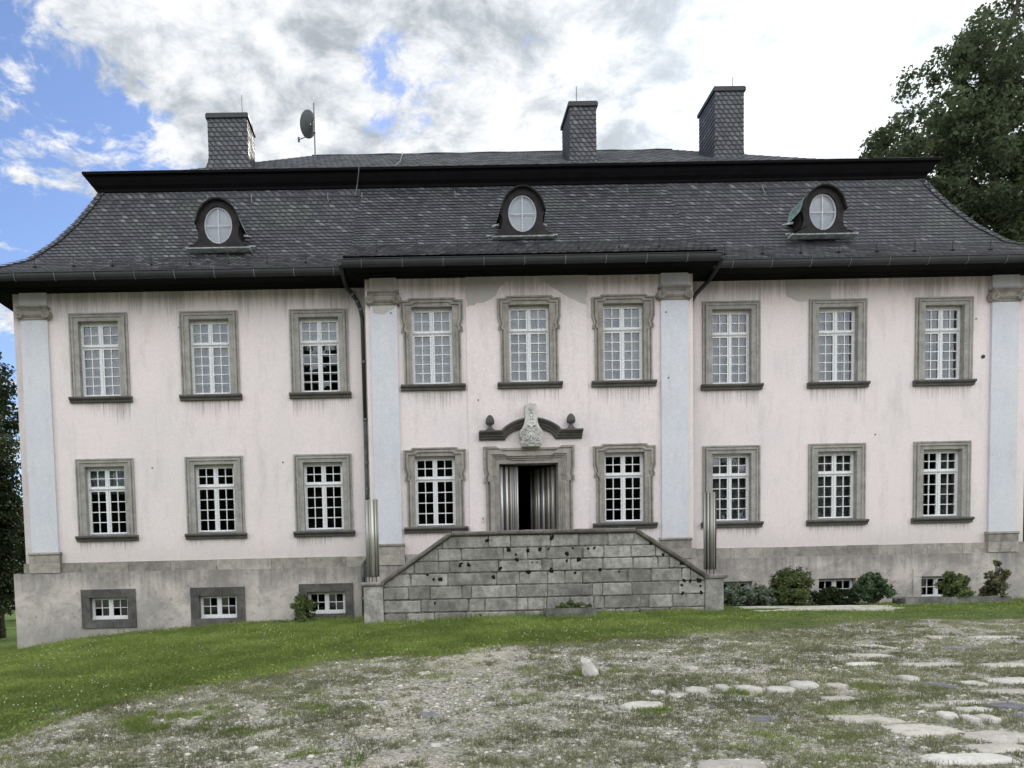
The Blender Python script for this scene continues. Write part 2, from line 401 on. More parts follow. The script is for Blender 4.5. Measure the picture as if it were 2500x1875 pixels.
# rooms behind the glass
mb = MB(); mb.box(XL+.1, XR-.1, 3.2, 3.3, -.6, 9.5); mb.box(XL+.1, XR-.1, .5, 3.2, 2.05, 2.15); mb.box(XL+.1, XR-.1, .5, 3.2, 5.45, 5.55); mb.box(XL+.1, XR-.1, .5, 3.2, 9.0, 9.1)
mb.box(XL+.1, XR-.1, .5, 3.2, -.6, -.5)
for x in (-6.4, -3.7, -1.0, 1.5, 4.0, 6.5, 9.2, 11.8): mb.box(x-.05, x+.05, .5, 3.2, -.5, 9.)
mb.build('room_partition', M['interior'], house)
# plinth with cellar openings
CW = [(-7.775, .60, 1.56), (-5.06, .57, 1.55), (-2.355, .62, 1.58), (7.87, .62, 1.60), (10.49, .66, 1.62), (13.09, .66, 1.62)]
CO = [(c-.47, c+.47, z0+.21, z1-.20) for c, z0, z1 in CW]
PX0, PX1 = -10.1, 15.57
mb = MB()
wall_sheet(mb, PX0, RL-.12, -1.2, 1.98, -.12, CO[:3]); wall_sheet(mb, RR+.12, PX1, -1.2, 1.98, -.12, CO[3:])
mb.box(RL-.12, RR+.12, RY-.12, 0, -1, 1.98)
for x in (PX0, PX1): mb.add([(x, -.12, -1.2), (x, BACK, -1.2), (x, BACK, 1.98), (x, -.12, 1.98)], [(0, 1, 2, 3)])
mb.add([(PX0, -.12, 1.98), (PX1, -.12, 1.98), (PX1, 0.02, 2.0), (PX0, 0.02, 2.0)], [(0, 1, 2, 3)])
mb.add([(PX0, -.12, 1.98), (PX0, BACK, 1.98), (XL+.01, BACK, 2.0), (XL+.01, -.12, 2.0)], [(0, 1, 2, 3)])
mb.add([(PX1, -.12, 1.98), (PX1, BACK, 1.98), (XR-.01, BACK, 2.0), (XR-.01, -.12, 2.0)], [(0, 1, 2, 3)])
mb.build('plinth', M['plinth'], house)
# sandstone band: separate blocks butted together
mb = MB(); random.seed(2)
def band(x0, x1, y):
    x = x0
    while x < x1 - .01:
        w = min(random.uniform(.75, 1.45), x1 - x)
        if x1 - x - w < .3: w = x1 - x
        mb.box(x+.004, x+w-.004, y - random.uniform(0, .006), y+.3 if y > -.3 else y+.3, 1.985, BZ0 + random.uniform(-.004, .008)); x += w
band(XL-.04, RL-.02, -.05); band(RR+.02, XR+.04, -.05); band(RL-.04, RR+.04, RY-.05)
mb.box(XL-.04, XL+.2, .25, BACK, 1.985, BZ0); mb.box(XR-.2, XR+.04, .25, BACK, 1.985, BZ0)
mb.build('stone_band', M['band'], house)

# ---- window surrounds
def outline(hw, z0, z1, k, ears):
    if not ears: return [(-hw+k, z0), (hw-k, z0), (hw-k, z1-k), (-hw+k, z1-k)]
    r = .54
    R_ = [(hw-.05-k, z0), (hw-.05-k, z1-.80), (hw+.0-k, z1-.77), (hw+.0-k, z1-.70), (hw-.03-k, z1-.66), (hw+.02-k, z1-.50), (hw+.02-k, z1-.045-k), (r+.05-k, z1-.045-k), (r-k, z1+.005-k)]
    return [(-x, z) for x, z in reversed(R_)][-1:] + R_ + [(-x, z) for x, z in reversed(R_)][:-1]
def surround(hw, z0, z1, ears, ohw, oz0, oz1, steps, depth):
    mb = MB(); rings = []
    for k, y in steps: rings.append([(x, -y, z) for x, z in outline(hw, z0, z1, k, ears)])
    last = rings[-1]; y = last[0][1]
    op = [(max(-ohw, min(ohw, x)), y, max(oz0, min(oz1, z))) for x, _, z in last]
    rings.append(op); rings.append([(x, depth, z) for x, _, z in op])
    mb.loft(rings, True); return mb
ST_PLAIN = [(0, -.01), (0, .045), (.035, .05), (.045, .03), (.06, .03), (.065, .075), (.11, .078), (.12, .055), (.135, .052)]
ST_EAR = [(0, -.01), (0, .06), (.035, .06), (.045, .035), (.065, .035), (.07, .085), (.115, .085), (.125, .055), (.14, .052)]
SILL = [(.0, -.005), (-.115, -.005), (-.135, -.02), (-.14, -.045), (-.12, -.07), (-.075, -.085), (-.07, -.135), (.0, -.14)]

def sash_grid(mb, x0, x1, z0, z1, y0, y1, cols, rows, fr=.04, bar=.02):
    mb.box(x0, x0+fr, y0, y1, z0, z1); mb.box(x1-fr, x1, y0, y1, z0, z1)
    mb.box(x0+fr, x1-fr, y0, y1, z0, z0+fr*1.25); mb.box(x0+fr, x1-fr, y0, y1, z1-fr, z1)
    ix0, ix1, iz0, iz1 = x0+fr, x1-fr, z0+fr*1.25, z1-fr
    for i in range(1, cols):
        x = ix0+(ix1-ix0)*i/cols; mb.box(x-bar/2, x+bar/2, y0+.004, y1-.004, iz0, iz1)
    for j in range(1, rows):
        z = iz0+(iz1-iz0)*j/rows
        for i in range(cols):
            a = ix0+(ix1-ix0)*i/cols+(bar/2 if i else 0); b = ix0+(ix1-ix0)*(i+1)/cols-(bar/2 if i < cols-1 else 0)
            mb.box(a, b, y0+.006, y1-.006, z-bar/2, z+bar/2)
    return (ix0, ix1, iz0, iz1)
def pane_grid(mb, b, y, cols, rows, seed):
    ix0, ix1, iz0, iz1 = b; rr = random.Random(seed)
    for i in range(cols):
        for j in range(rows):
            x0 = ix0+(ix1-ix0)*i/cols; x1 = ix0+(ix1-ix0)*(i+1)/cols; z0 = iz0+(iz1-iz0)*j/rows; z1 = iz0+(iz1-iz0)*(j+1)/rows
            a, c = rr.uniform(-.0016, .0016), rr.uniform(-.0022, .0022)
            mb.add([(x0, y-a-c, z0), (x1, y+a-c, z0), (x1, y+a+c, z1), (x0, y-a+c, z1)], [(0, 1, 2, 3)])

def make_window(kind, ears, seed, inner, curtain):
    """a window at x=0 with world heights; returns (root part, children)"""
    z0, z1 = UZ if kind == 'u' else LZ; oz1 = z1 - .20
    stone = M['stone_warm'] if ears else M['stone']
    w = surround(.74 if ears else .72, z0, z1, ears, .49, z0, oz1, ST_EAR if ears else ST_PLAIN, .20).build('window', stone)
    kids = []
    s = MB(); hw = .78 if ears else .765
    s.extx([(y, z0+z) for y, z in SILL], -hw, hw, .5); kids.append(s.build('sill', M['stone_dark']))
    # white frame: posts, mullion, transom
    f = MB(); a = .485; y0, y1 = .105, .165
    f.box(-a-.02, -a+.025, y0, y1, z0, oz1+.02); f.box(a-.025, a+.02, y0, y1, z0, oz1+.02)
    f.box(-a+.025, a-.025, y0, y1, z0, z0+.035); f.box(-a+.025, a-.025, y0, y1, oz1-.045, oz1+.02)
    zt = z0+1.24 if kind == 'u' else z0+1.16
    f.box(-.016, .016, y0-.008, y1, z0+.035, zt-.022); f.box(-.016, .016, y0-.008, y1, zt+.022, oz1-.045)
    f.box(-a+.025, a-.025, y0-.012, y1, zt-.022, zt+.022)
    f.extx([(y0-.012, z0+.075), (y0-.045, z0+.055), (y0-.045, z0+.04), (y0-.012, z0+.037)], -a+.035, a-.035)
    f.extx([(y0-.012, zt+.012), (y0-.035, zt), (y0-.012, zt-.006)], -a+.035, a-.035)
    kids.append(f.build('frame', M['white']))
    lo = 5 if kind == 'u' else 4
    for sx in (-1, 1):
        for (za, zb, rows) in ((z0+.035, zt-.022, lo), (zt+.022, oz1-.045, 2)):
            xa, xb = sorted((sx*.019, sx*(a-.025))); sm = MB()
            b = sash_grid(sm, xa+.001, xb-.001, za+.002, zb-.002, y0+.002, y1-.012, 2, rows, .036, .021)
            kids.append(sm.build('sash', M['white']))
            pm = MB(); pane_grid(pm, b, y0+.03, 2, rows, seed+int(sx*10+za)); kids.append(pm.build('pane', M['glass']))
    if inner:
        im = MB(); iy = .235
        for sx in (-1, 1):
            for (za, zb, rows) in ((z0+.035, zt-.022, lo), (zt+.022, oz1-.045, 2)):
                xa, xb = sorted((sx*.01, sx*(a-.02))); sash_grid(im, xa, xb, za, zb, iy, iy+.03, 2, rows, .045, .028)
        kids.append(im.build('inner_sash', M['offwhite']))
    if curtain:
        cm = MB(); n = 60; prt = curtain
        def drape(x0, x1, za, zb, mat):
            q = MB(); top = []; bot = []
            for i in range(n+1):
                x = x0+(x1-x0)*i/n; y = .33+.02*math.sin(i*1.9)+.012*math.sin(i*.7+seed)
                top.append((x, y, zb)); bot.append((x, y+.01*math.sin(i), za))
            q.loft([bot, top], False); kids.append(q.build('curtain', mat, smooth=True))
        if prt == 'full': drape(-.6, .6, z0-.05, oz1+.05, M['curtain'])
        elif prt == 'grey': drape(-.6, .6, z0-.05, oz1+.05, M['curtain_grey'])
        elif prt == 'top': drape(-.6, .6, zt-.1, oz1+.05, M['curtain'])
        elif prt == 'sides': drape(-.6, -.2, z0, oz1+.05, M['curtain_grey']); drape(.12, .6, z0, oz1+.05, M['curtain_grey'])
    return w, kids
protos = {}
def place_window(x, y, kind, ears, inner, curtain, label=None):
    key = (kind, ears, inner, curtain)
    if key not in protos:
        w, kids = make_window(kind, ears, len(protos)*7, inner, curtain); protos[key] = (w, kids, [False])
        for k in kids: k.parent = w
    w, kids, used = protos[key]
    if used[0]:
        w2 = w.copy(); col.objects.link(w2)
        for k in kids:
            c = k.copy(); col.objects.link(c); c.parent = w2
        w = w2
    else: used[0] = True
    w.parent = house; w.matrix_parent_inverse = Matrix.Translation(-house.location); w.location = (x, y, 0)
    if label: w['label'] = label
place_window(WC[0], 0, 'u', False, True, 'full'); place_window(WC[1], 0, 'u', False, True, 'full'); place_window(WC[2], 0, 'u', False, True, 'top')
place_window(RC[0], RY, 'u', True, True, 'full'); place_window(RC[1], RY-.03, 'u', True, True, 'full'); place_window(RC[2], RY, 'u', True, True, 'full')
for c in EC: place_window(c, 0, 'u', False, True, 'full')
place_window(WC[0], 0, 'l', False, False, 'top'); place_window(WC[1], 0, 'l', False, False, None); place_window(WC[2], 0, 'l', False, False, None)
place_window(RC[0], RY, 'l', True, False, None); place_window(RC[2], RY, 'l', True, False, None)
place_window(EC[0], 0, 'l', False, False, 'grey'); place_window(EC[1], 0, 'l', False, False, 'grey'); place_window(EC[2], 0, 'l', False, False, 'sides')

# ---- cellar windows
def cellar(c, z0, z1, mat, hw=.675):
    mb = MB(); a = .47; o0, o1 = z0+.21, z1-.20; y = -.12
    rr = random.uniform
    # lintel, jambs, sill: separate stones
    mb.box(c-hw, c+hw, y-.035, y+.10, o1, z1); mb.box(c-hw, c-a, y-.028, y+.10, o0-.002, o1-.004); mb.box(c+a, c+hw, y-.028, y+.10, o0-.002, o1-.004)
    mb.box(c-hw-.0, c+hw+.0, y-.045, y+.13, z0, o0-.006)
    w = mb.build('cellar_window', mat, house)
    f = MB(); y0, y1 = .0, .05
    f.box(c-a, c+a, y0-.01, y1, o1-.035, o1); f.box(c-a, c+a, y0-.02, y1, o0-.004, o0+.045)
    f.box(c-a, c-a+.035, y0, y1, o0+.045, o1-.035); f.box(c+a-.035, c+a, y0, y1, o0+.045, o1-.035); f.box(c-.022, c+.022, y0-.006, y1, o0+.045, o1-.035)
    fo = f.build('frame', M['white']); fo.parent = w
    for sx in (-1, 1):
        xa, xb = sorted((c+sx*.023, c+sx*(a-.036))); s = MB()
        b = sash_grid(s, xa, xb, o0+.047, o1-.037, y0+.004, y1-.006, 2, 2, .032, .018); so = s.build('sash', M['white']); so.parent = w
        p = MB(); pane_grid(p, b, y0+.025, 2, 2, int(c*3)); po = p.build('pane', M['glass']); po.parent = w
for i, (c, z0, z1) in enumerate(CW): cellar(c, z0, z1, M['cellar_stone'] if i < 3 else M['plinth'])

# ---- pilasters
def pilaster(x0, x1, y, topmat=None):
    mb = MB(); mb.box(x0, x1, y-.07, y+.05, 2.50, 8.93); p = mb.build('pilaster', topmat or M['blue'], house)
    c = (x0+x1)/2; hw = (x1-x0)/2
    b = MB(); b.box(x0-.05, x1+.05, y-.14, y, 1.992, 2.25); b.box(x0-.045, x1+.045, y-.13, y, 2.254, 2.435)
    b.extx([(y, 2.436), (y-.13, 2.436), (y-.155, 2.455), (y-.155, 2.485), (y-.13, 2.503), (y-.08, 2.51), (y, 2.515)], x0-.06, x1+.06)
    bo = b.build('pilaster_base', M['band']); bo.parent = p
    k = MB(); kz = 8.30
    k.extx([(y, 8.45), (y-.17, 8.45), (y-.20, 8.475), (y-.20, 8.50), (y, 8.50)], x0-.06, x1+.06)       # abacus
    k.extx([(y, 8.40), (y-.12, 8.40), (y-.16, 8.445), (y, 8.445)], x0-.035, x1+.035)
    k.extx([(y, 8.24), (y-.10, 8.24), (y-.145, 8.29), (y-.15, 8.34), (y-.12, 8.395), (y, 8.395)], x0+.06, x1-.06)  # bolster
    k.extx([(y, 8.185), (y-.09, 8.185), (y-.105, 8.21), (y-.09, 8.235), (y, 8.235)], x0+.0, x1-.0)
    for s in (-1, 1):
        cx = c+s*(hw+.005); n = 22
        pts = [(cx+.113*math.cos(2*math.pi*i/n), kz+.113*math.sin(2*math.pi*i/n)) for i in range(n)]; k.prism([(cx+(a-cx)*.8, kz+(b-kz)*.8) for a, b in pts], y-.14, y); k.prism(pts, y-.11, y)
        sp = []
        for i in range(40):
            a = i*.36; r = .105*(1-i/44); sp.append((cx+s*r*math.cos(a+1.57), y-.155, kz+r*math.sin(a+1.57)))
        k.tube(sp, .021, 5)
        k.lathe([(.001, 0), (.001, 0)], 0, 0, 3) if False else None
    ko = k.build('capital', M['stone_warm']); ko.parent = p
    return p
pilaster(-9.65, -8.99, 0); pilaster(-1.045, -.41, RY); pilaster(5.93, 6.58, RY); pilaster(14.36, 15.03, 0)

# repair patches of bare mortar on the wall
def patch(poly, y): 
    mb = MB(); mb.prism(poly, y-.005, y+.004); mb.build('repair_patch', M['patch'], house)
def ragged(pts, step=.09, amp=.025, seed=1):
    rr = random.Random(seed); out = []
    for (a, b), (c, d) in zip(pts, pts[1:]+pts[:1]):
        n = max(1, int(math.hypot(c-a, d-b)/step))
        for i in range(n): t = i/n; out.append((a+(c-a)*t+rr.uniform(-amp, amp)*(i > 0), b+(d-b)*t+rr.uniform(-amp, amp)*(i > 0)))
    return out
patch(ragged([(1.26, 8.15), (1.75, 8.28), (1.98, 8.42), (2.10, 8.68), (3.0, 8.70), (3.4, 8.62), (3.42, 8.86), (1.26, 8.86)][:0] or [(1.26, 8.13), (1.72, 8.24), (1.97, 8.38), (2.05, 8.56), (2.2, 8.70), (2.52, 8.72), (2.6, 8.87), (1.26, 8.87)], seed=3), RY-.03)
patch(ragged([(3.05, 8.70), (3.42, 8.5), (3.75, 8.28), (4.16, 8.12), (4.16, 8.87), (2.95, 8.87)], seed=5), RY-.03)
patch(ragged([(9.28, 8.42), (9.6, 8.30), (9.95, 8.33), (10.37, 8.34), (10.37, 8.9), (9.22, 8.9)], seed=8), 0)
patch(ragged([(-.99, 8.50), (-.45, 8.50), (-.45, 8.83), (-.99, 8.83)], seed=9, amp=.004), RY-.07)
patch(ragged([(-.98, 8.02), (-.72, 7.97), (-.6, 8.05), (-.47, 8.10), (-.44, 8.18), (-.99, 8.18)], seed=12), RY-.07)
mb = MB(); mb.tube([(14.19, .02, 6.87), (14.19, -.02, 6.87)], .045, 14); mb.build('vent_pipe', M['iron'], house)
mb = MB()
for x, z, y in ((-5.8, 7.96, 0), (-6.6, 4.55, 0), (-3.35, 4.62, 0), (1.5, 5.92, RY-.03), (5.35, 8.72, RY), (6.1, 6.35, RY-.07), (6.05, 7.9, RY-.07), (-.55, 8.0, RY-.07), (11.5, 5.0, 0), (14.0, 7.8, 0), (-3.0, 8.0, 0)):
    mb = MB(); mb.tube([(x, y+.01, z), (x, y-.012, z)], .018, 8); mb.build('wall_anchor', M['stone_dark'], house)
mb = MB(); mb.box(1.545, 1.59, RY-.06, RY-.03, 3.0, 3.13); bl = mb.build('doorbell', M['white'], house)
mb = MB(); mb.box(1.557, 1.578, RY-.064, RY-.06, 3.04, 3.10); b2 = mb.build('bell_plate', M['stone_dark']); b2.parent = bl

# ---- portal
mb = MB(); cx = 2.70
def d_out(k):
    hw = 1.10-k; z1 = 4.79
    R_ = [(hw-.05, 2.3), (hw-.05, 3.92), (hw, 3.95), (hw, 4.05), (hw-.03, 4.10), (hw, 4.25), (hw, z1-k), (.80-k, z1-k), (.72-k, z1-.045-k)]
    return [(-x, z) for x, z in reversed(R_)][-1:] + R_ + [(-x, z) for x, z in reversed(R_)][:-1]
rings = [[(cx+x, RY-.03-y, z) for x, z in d_out(k)] for k, y in [(0, -.01), (0, .08), (.05, .08), (.06, .05), (.09, .05), (.10, .12), (.20, .13), (.215, .09), (.245, .09), (.26, .055), (.29, .055), (.30, .03)]]
y = RY-.06; op = [(max(DOOR[0], min(DOOR[1], x)), y, max(DOOR[2], min(DOOR[3], z))) for x, _, z in rings[-1]]
rings += [op, [(x, RY+.30, z) for x, _, z in op]]
mb.loft(rings, True); mb.build('door_surround', M['stone_warm'], house)
# swan-neck pediment
def arcpts():
    P = [(1.50, 5.15), (2.03, 5.15)]; c0, r = (2.745, 4.36), 1.08
    a0 = math.atan2(5.15-4.36, 2.03-2.745)
    for i in range(1, 24): a = a0+(math.pi-a0-a0+ (0))*0; 
    A = np.linspace(a0, math.pi-a0, 26)[1:-1]
    P += [(c0[0]+r*math.cos(a), c0[1]+r*math.sin(a)) for a in A]; P += [(3.46, 5.15), (3.99, 5.15)]
    return P
P = arcpts(); sec = [(0, 0), (0, .24), (.035, .25), (.05, .215), (.075, .19), (.085, .15), (.125, .14), (.135, .105), (.18, .085), (.20, .05), (.20, 0)]
rings = []
for i, p in enumerate(P):
    a = P[max(i-1, 0)]; b = P[min(i+1, len(P)-1)]; 
    d1 = Vector((p[0]-a[0], p[1]-a[1])).normalized() if i else None; d2 = Vector((b[0]-p[0], b[1]-p[1])).normalized() if i < len(P)-1 else None
    d = ((d1 or d2)+(d2 or d1)).normalized(); nrm = Vector((d.y, -d.x)); k = 1/max(.5, nrm.dot(Vector(((d1 or d2).y, -(d1 or d2).x))))
    rings.append([(p[0]+nrm.x*s*k, RY-.03-q, p[1]+nrm.y*s*k) for s, q in sec])
mb = MB(); mb.loft(rings, True, True); ped = mb.build('pediment', M['stone_dark'], house)
for fx in (1.765, 3.715):
    f = MB(); yy = RY-.15
    f.lathe([(.105, 5.152), (.105, 5.185), (.075, 5.20), (.055, 5.235), (.035, 5.27), (.045, 5.285), (.075, 5.305), (.092, 5.35), (.092, 5.40), (.075, 5.455), (.045, 5.50), (.012, 5.53)], fx, yy, 14)
    for k in range(8):
        a = k*math.pi/4; f.tube([(fx+r*math.cos(a), yy+r*math.sin(a), z) for r, z in ((.085, 5.31), (.097, 5.37), (.08, 5.45), (.03, 5.515))], .012, 5)
    fo = f.build('finial', M['stone_dark'], smooth=True); fo.parent = ped
# carved coat of arms slab
mb = MB(); c = 2.735; y = RY-.03
poly = [(-.22, 4.745), (.22, 4.745), (.235, 4.86), (.215, 4.92), (.26, 4.98), (.275, 5.07), (.25, 5.14), (.20, 5.20), (.165, 5.28), (.15, 5.36), (.13, 5.745), (-.13, 5.745), (-.15, 5.36), (-.165, 5.28), (-.20, 5.20), (-.25, 5.14), (-.275, 5.07), (-.26, 4.98), (-.215, 4.92), (-.235, 4.86)]
mb.prism([(c+x, z) for x, z in poly], y-.27, y)
ys = y-.275
def blob(x, z, rx, rz, h):
    rings = []
    for t in (0, .35, .65, .9, 1): 
        s = math.sqrt(max(0, 1-t*t))+.02; rings.append([(c+x+rx*s*math.cos(2*math.pi*k/14), ys+.01-h*t, z+rz*s*math.sin(2*math.pi*k/14)) for k in range(14)])
    mb.loft(rings, True, True)
blob(0, 4.97, .12, .14, .05)                                    # shield
mb.tube([(c+.12*math.cos(a), ys-.02, 4.97+.145*math.sin(a)) for a in np.linspace(0, 2*math.pi, 20)], .014, 5)
mb.tube([(c-.10, ys-.045, 4.90), (c-.03, ys-.06, 5.0), (c+.06, ys-.055, 4.92), (c+.10, ys-.045, 5.02)], .014, 5)
mb.tube([(c-.02, ys-.06, 4.88), (c+.02, ys-.06, 5.06)], .014, 5)
for s in (-1, 1):
    for (x, z, r, w) in ((.19, 5.06, .055, 1), (.17, 4.93, .05, -1), (.20, 4.82, .04, 1), (.12, 5.17, .045, -1), (.10, 4.80, .035, 1)):
        mb.tube([(c+s*(x+r*(1-i/26)*math.cos(i*.42*w)), ys-.018, z+r*(1-i/26)*math.sin(i*.42*w)) for i in range(22)], .013, 5)
    for i in range(5): blob(s*(.235-.01*i), 4.78+.07*i, .02, .03, .03)
    blob(s*.07, 5.245, .03, .04, .03); blob(s*.035, 5.31, .025, .03, .03)
    mb.tube([(c+s*.02, ys-.02, 5.22), (c+s*.10, ys-.03, 5.24), (c+s*.12, ys-.02, 5.17)], .013, 5)
blob(0, 5.20, .05, .05, .04)
for x, z in ((-.045, 5.40), (0, 5.41), (.045, 5.40)): blob(x, z, .018, .05, .03)
blob(0, 5.46, .04, .045, .035); mb.tube([(c-.05, ys-.015, 5.50), (c-.03, ys-.015, 5.55), (c+.03, ys-.015, 5.55), (c+.05, ys-.015, 5.50)], .012, 5)
for x in (-.05, 0, .05): mb.tube([(c+x*.6, ys-.012, 5.60), (c+x, ys-.012, 5.66)], .011, 5)
mb.tube([(c-.03, ys-.012, 5.60), (c+.03, ys-.012, 5.60)], .013, 5)
mb.tube([(c, ys+.05, 5.74), (c, ys+.05, 5.78)], .02, 8)
mb.build('coat_of_arms', M['limestone'], house)

# ---- door leaves made of metal tubes
def leaf(p0, p1, specs, z0, z1, name):
    root = MB(); d = Vector((p1[0]-p0[0], p1[1]-p0[1])); L = d.length; d.normalize(); nx, ny = -d.y, d.x
    q = [Vector((p0[0], p0[1])), Vector((p1[0], p1[1]))]
    a, b = q[0]-Vector((nx, ny))*-.03, q[1]-Vector((nx, ny))*-.03
    root.add([(a.x, a.y, z0), (b.x, b.y, z0), (b.x, b.y, z1), (a.x, a.y, z1), (a.x+nx*.05, a.y+ny*.05, z0), (b.x+nx*.05, b.y+ny*.05, z0), (b.x+nx*.05, b.y+ny*.05, z1), (a.x+nx*.05, a.y+ny*.05, z1)],
             [(0, 1, 2, 3), (4, 5, 6, 7), (0, 1, 5, 4), (1, 2, 6, 5), (2, 3, 7, 6), (3, 0, 4, 7)])
    r = root.build(name, M['darksteel'], house); t = 0
    tot = sum(s[0] for s in specs)
    for w, mt in specs:
        w = w/tot*L; m_ = t+w/2; t += w; tm = MB()
        cx_, cy_ = p0[0]+d.x*m_, p0[1]+d.y*m_
        tm.lathe([(w/2, z0), (w/2, z1)], cx_-nx*.0, cy_-ny*.0, 14); o = tm.build('tube', M[mt], smooth=False); o.parent = r
        for pl in o.data.polygons: pl.use_smooth = len(pl.vertices) == 4
leaf((1.99, RY+.16), (2.46, RY+.16), [(2.6, 'steel'), (1.3, 'darksteel'), (1.7, 'steel'), (1, 'darksteel'), (1.2, 'brass'), (1.4, 'greytube'), (1.6, 'greytube'), (.9, 'steel')], 2.32, 4.34, 'door_leaf')
leaf((2.90, RY+1.02), (3.37, RY+.24), [(1.3, 'greytube'), (1.5, 'darksteel'), (1.7, 'brass'), (1.5, 'steel'), (1.5, 'darksteel'), (1.5, 'steel'), (1.6, 'darksteel'), (1.4, 'brass'), (1, 'darksteel'), (1.8, 'greytube')], 2.32, 4.34, 'door_leaf')

# ---- eaves cornice (soffit), gutters
TP = [0., .30, .60, 1.02, 1.476, 1.87, 2.12, 2.34]; ZP = [9.04, 9.22, 9.44, 9.76, 10.37, 11.04, 11.55, 12.02]
EX0, EX1, EY = -10.60, 16.05, -.75
def zt(t): return float(np.interp(t, TP, ZP))
SOF = [(0, 8.835), (.10, 8.835), (.12, 8.85), (.25, 8.855), (.30, 8.875), (.62, 8.88), (.66, 8.92), (.70, 9.01)]
def perim(pr, d, yoff=0.):
    """outer ring at overhang d of the wing walls (front, right, back, left)"""
    return [(XL-d, -d+yoff), (XR+d, -d+yoff), (XR+d, BACK+d), (XL-d, BACK+d)]
mb = MB(); rings = []
for d, z in SOF:
    s = d/.70*.76 if d > .3 else d
    rings.append([(x, y, z) for x, y in perim(0, s)])
for a, b in zip(rings, rings[1:]):
    mb.add(a+b, [(0, 1, 5, 4), (1, 2, 6, 5), (2, 3, 7, 6), (3, 0, 4, 7)])
# centre block cornice
for a, b in zip(SOF, SOF[1:]):
    da, db = [(v[0]/.70*.76 if v[0] > .3 else v[0]) for v in (a, b)]; za, zb = a[1]-.015, b[1]-.015
    sa, sb = min(da, .42), min(db, .42)
    A = [(RL-sa, 0-.05, za), (RL-sa, RY-da, za), (RR+sa, RY-da, za), (RR+sa, -.05, za)]; B = [(RL-sb, -.05, zb), (RL-sb, RY-db, zb), (RR+sb, RY-db, zb), (RR+sb, -.05, zb)]
    mb.add(A+B, [(0, 1, 5, 4), (1, 2, 6, 5), (2, 3, 7, 6)])
mb.build('eaves_cornice', M['cornice'], house)

# roof: lower mansard built course by course
roof = tag(empty('roof', (2.73, 0, 9)), None); roof.parent = house; roof.matrix_parent_inverse = Matrix.Translation(-house.location)
def setroof(o): 
    o.parent = roof; o.matrix_parent_inverse = Matrix.Translation(-(roof.location)); return o
tt = np.linspace(0, TP[-1], 200); zz = np.array([zt(t) for t in tt]); ss_ = np.concatenate([[0], np.cumsum(np.hypot(np.diff(tt), np.diff(zz)))])
NC = 28; CS = ss_[-1]/NC; tc = np.interp(np.linspace(0, ss_[-1], NC+1), ss_, tt); zc = np.array([zt(t) for t in tc])
def courses(mb, fa, fb, lift=.013, n=NC, zc=zc, tc=tc, bt=.02, v0=0, seed=0):
    """fa(t),fb(t) -> (x,y) of the course's two ends"""
    for i in range(n):
        t0, t1, z0, z1 = tc[i], tc[i+1], zc[i], zc[i+1]
        dz, dt = z1-z0, t1-t0; L = math.hypot(dz, dt); ox = -lift*dz/L; oz = lift*dt/L
        a0, b0, a1, b1 = fa(t0+ox), fb(t0+ox), fa(t1), fb(t1); q0, q1 = fa(t0), fb(t0)
        W = math.hypot(b0[0]-a0[0], b0[1]-a0[1]); off = math.hypot(a1[0]-a0[0], 0) if abs(b0[0]-a0[0]) > abs(b0[1]-a0[1]) else abs(a1[1]-a0[1])
        W1 = math.hypot(b1[0]-a1[0], b1[1]-a1[1])
        u0 = -W/2; u1 = -W1/2; bq = .55 if i < 11 else bt
        mb.add([(*a0, z0+oz), (*b0, z0+oz), (*b1, z1), (*a1, z1)], [(0, 1, 2, 3)], uvs=[[(u0, v0+i+.03), (-u0, v0+i+.03), (-u1, v0+i+.97), (u1, v0+i+.97)]])
        mb.add([(*q0, z0-.002), (*q1, z0-.002), (*b0, z0+oz), (*a0, z0+oz)], [(0, 1, 2, 3)], uvs=[[(u0, v0+i+bq), (-u0, v0+i+bq), (-u0, v0+i+bq), (u0, v0+i+bq)]])
BY = BACK+.75
mb = MB()
courses(mb, lambda t: (EX0+t, EY+t), lambda t: (EX1-t, EY+t))
courses(mb, lambda t: (EX0+t, BY-t), lambda t: (EX0+t, EY+t)); courses(mb, lambda t: (EX1-t, EY+t), lambda t: (EX1-t, BY-t)); courses(mb, lambda t: (EX1-t, BY-t), lambda t: (EX0+t, BY-t))
setroof(mb.build('mansard_slope', M['slate'], None))
# centre block slope, running out at the break
RE0, RE1 = -1.60, 7.03; KR = (TP[-1]+.53)/TP[-1]
def rY(t): return EY+t-.53*(1-(max(0, t)/TP[-1])**2.2)
def rxl(t): return RE0+.27*(t/TP[-1])
def rxr(t): return RE1-.27*(t/TP[-1])
mb = MB(); nR = 31; tr_ = np.interp(np.linspace(0, ss_[-1], nR+1), ss_, tt); zr_ = np.array([zt(t) for t in tr_])+.012*(1-np.linspace(0, 1, nR+1)); zr_[-1] -= .004
courses(mb, lambda t: (rxl(t), rY(t)), lambda t: (rxr(t), rY(t)), n=nR, zc=zr_, tc=tr_, v0=40)
for fx in (rxl, rxr):
    for i in range(nR):
        t0, t1 = tr_[i], tr_[i+1]
        mb.add([(fx(t0), rY(t0), zr_[i]), (fx(t0), EY+t0+.02, zr_[i]-.01), (fx(t1), EY+t1+.02, zr_[i+1]-.01), (fx(t1), rY(t1), zr_[i+1])], [(0, 1, 2, 3)], uvs=[[(0, i), (.5, i), (.5, i+1), (0, i+1)]])
setroof(mb.build('centre_slope', M['slate'], None))
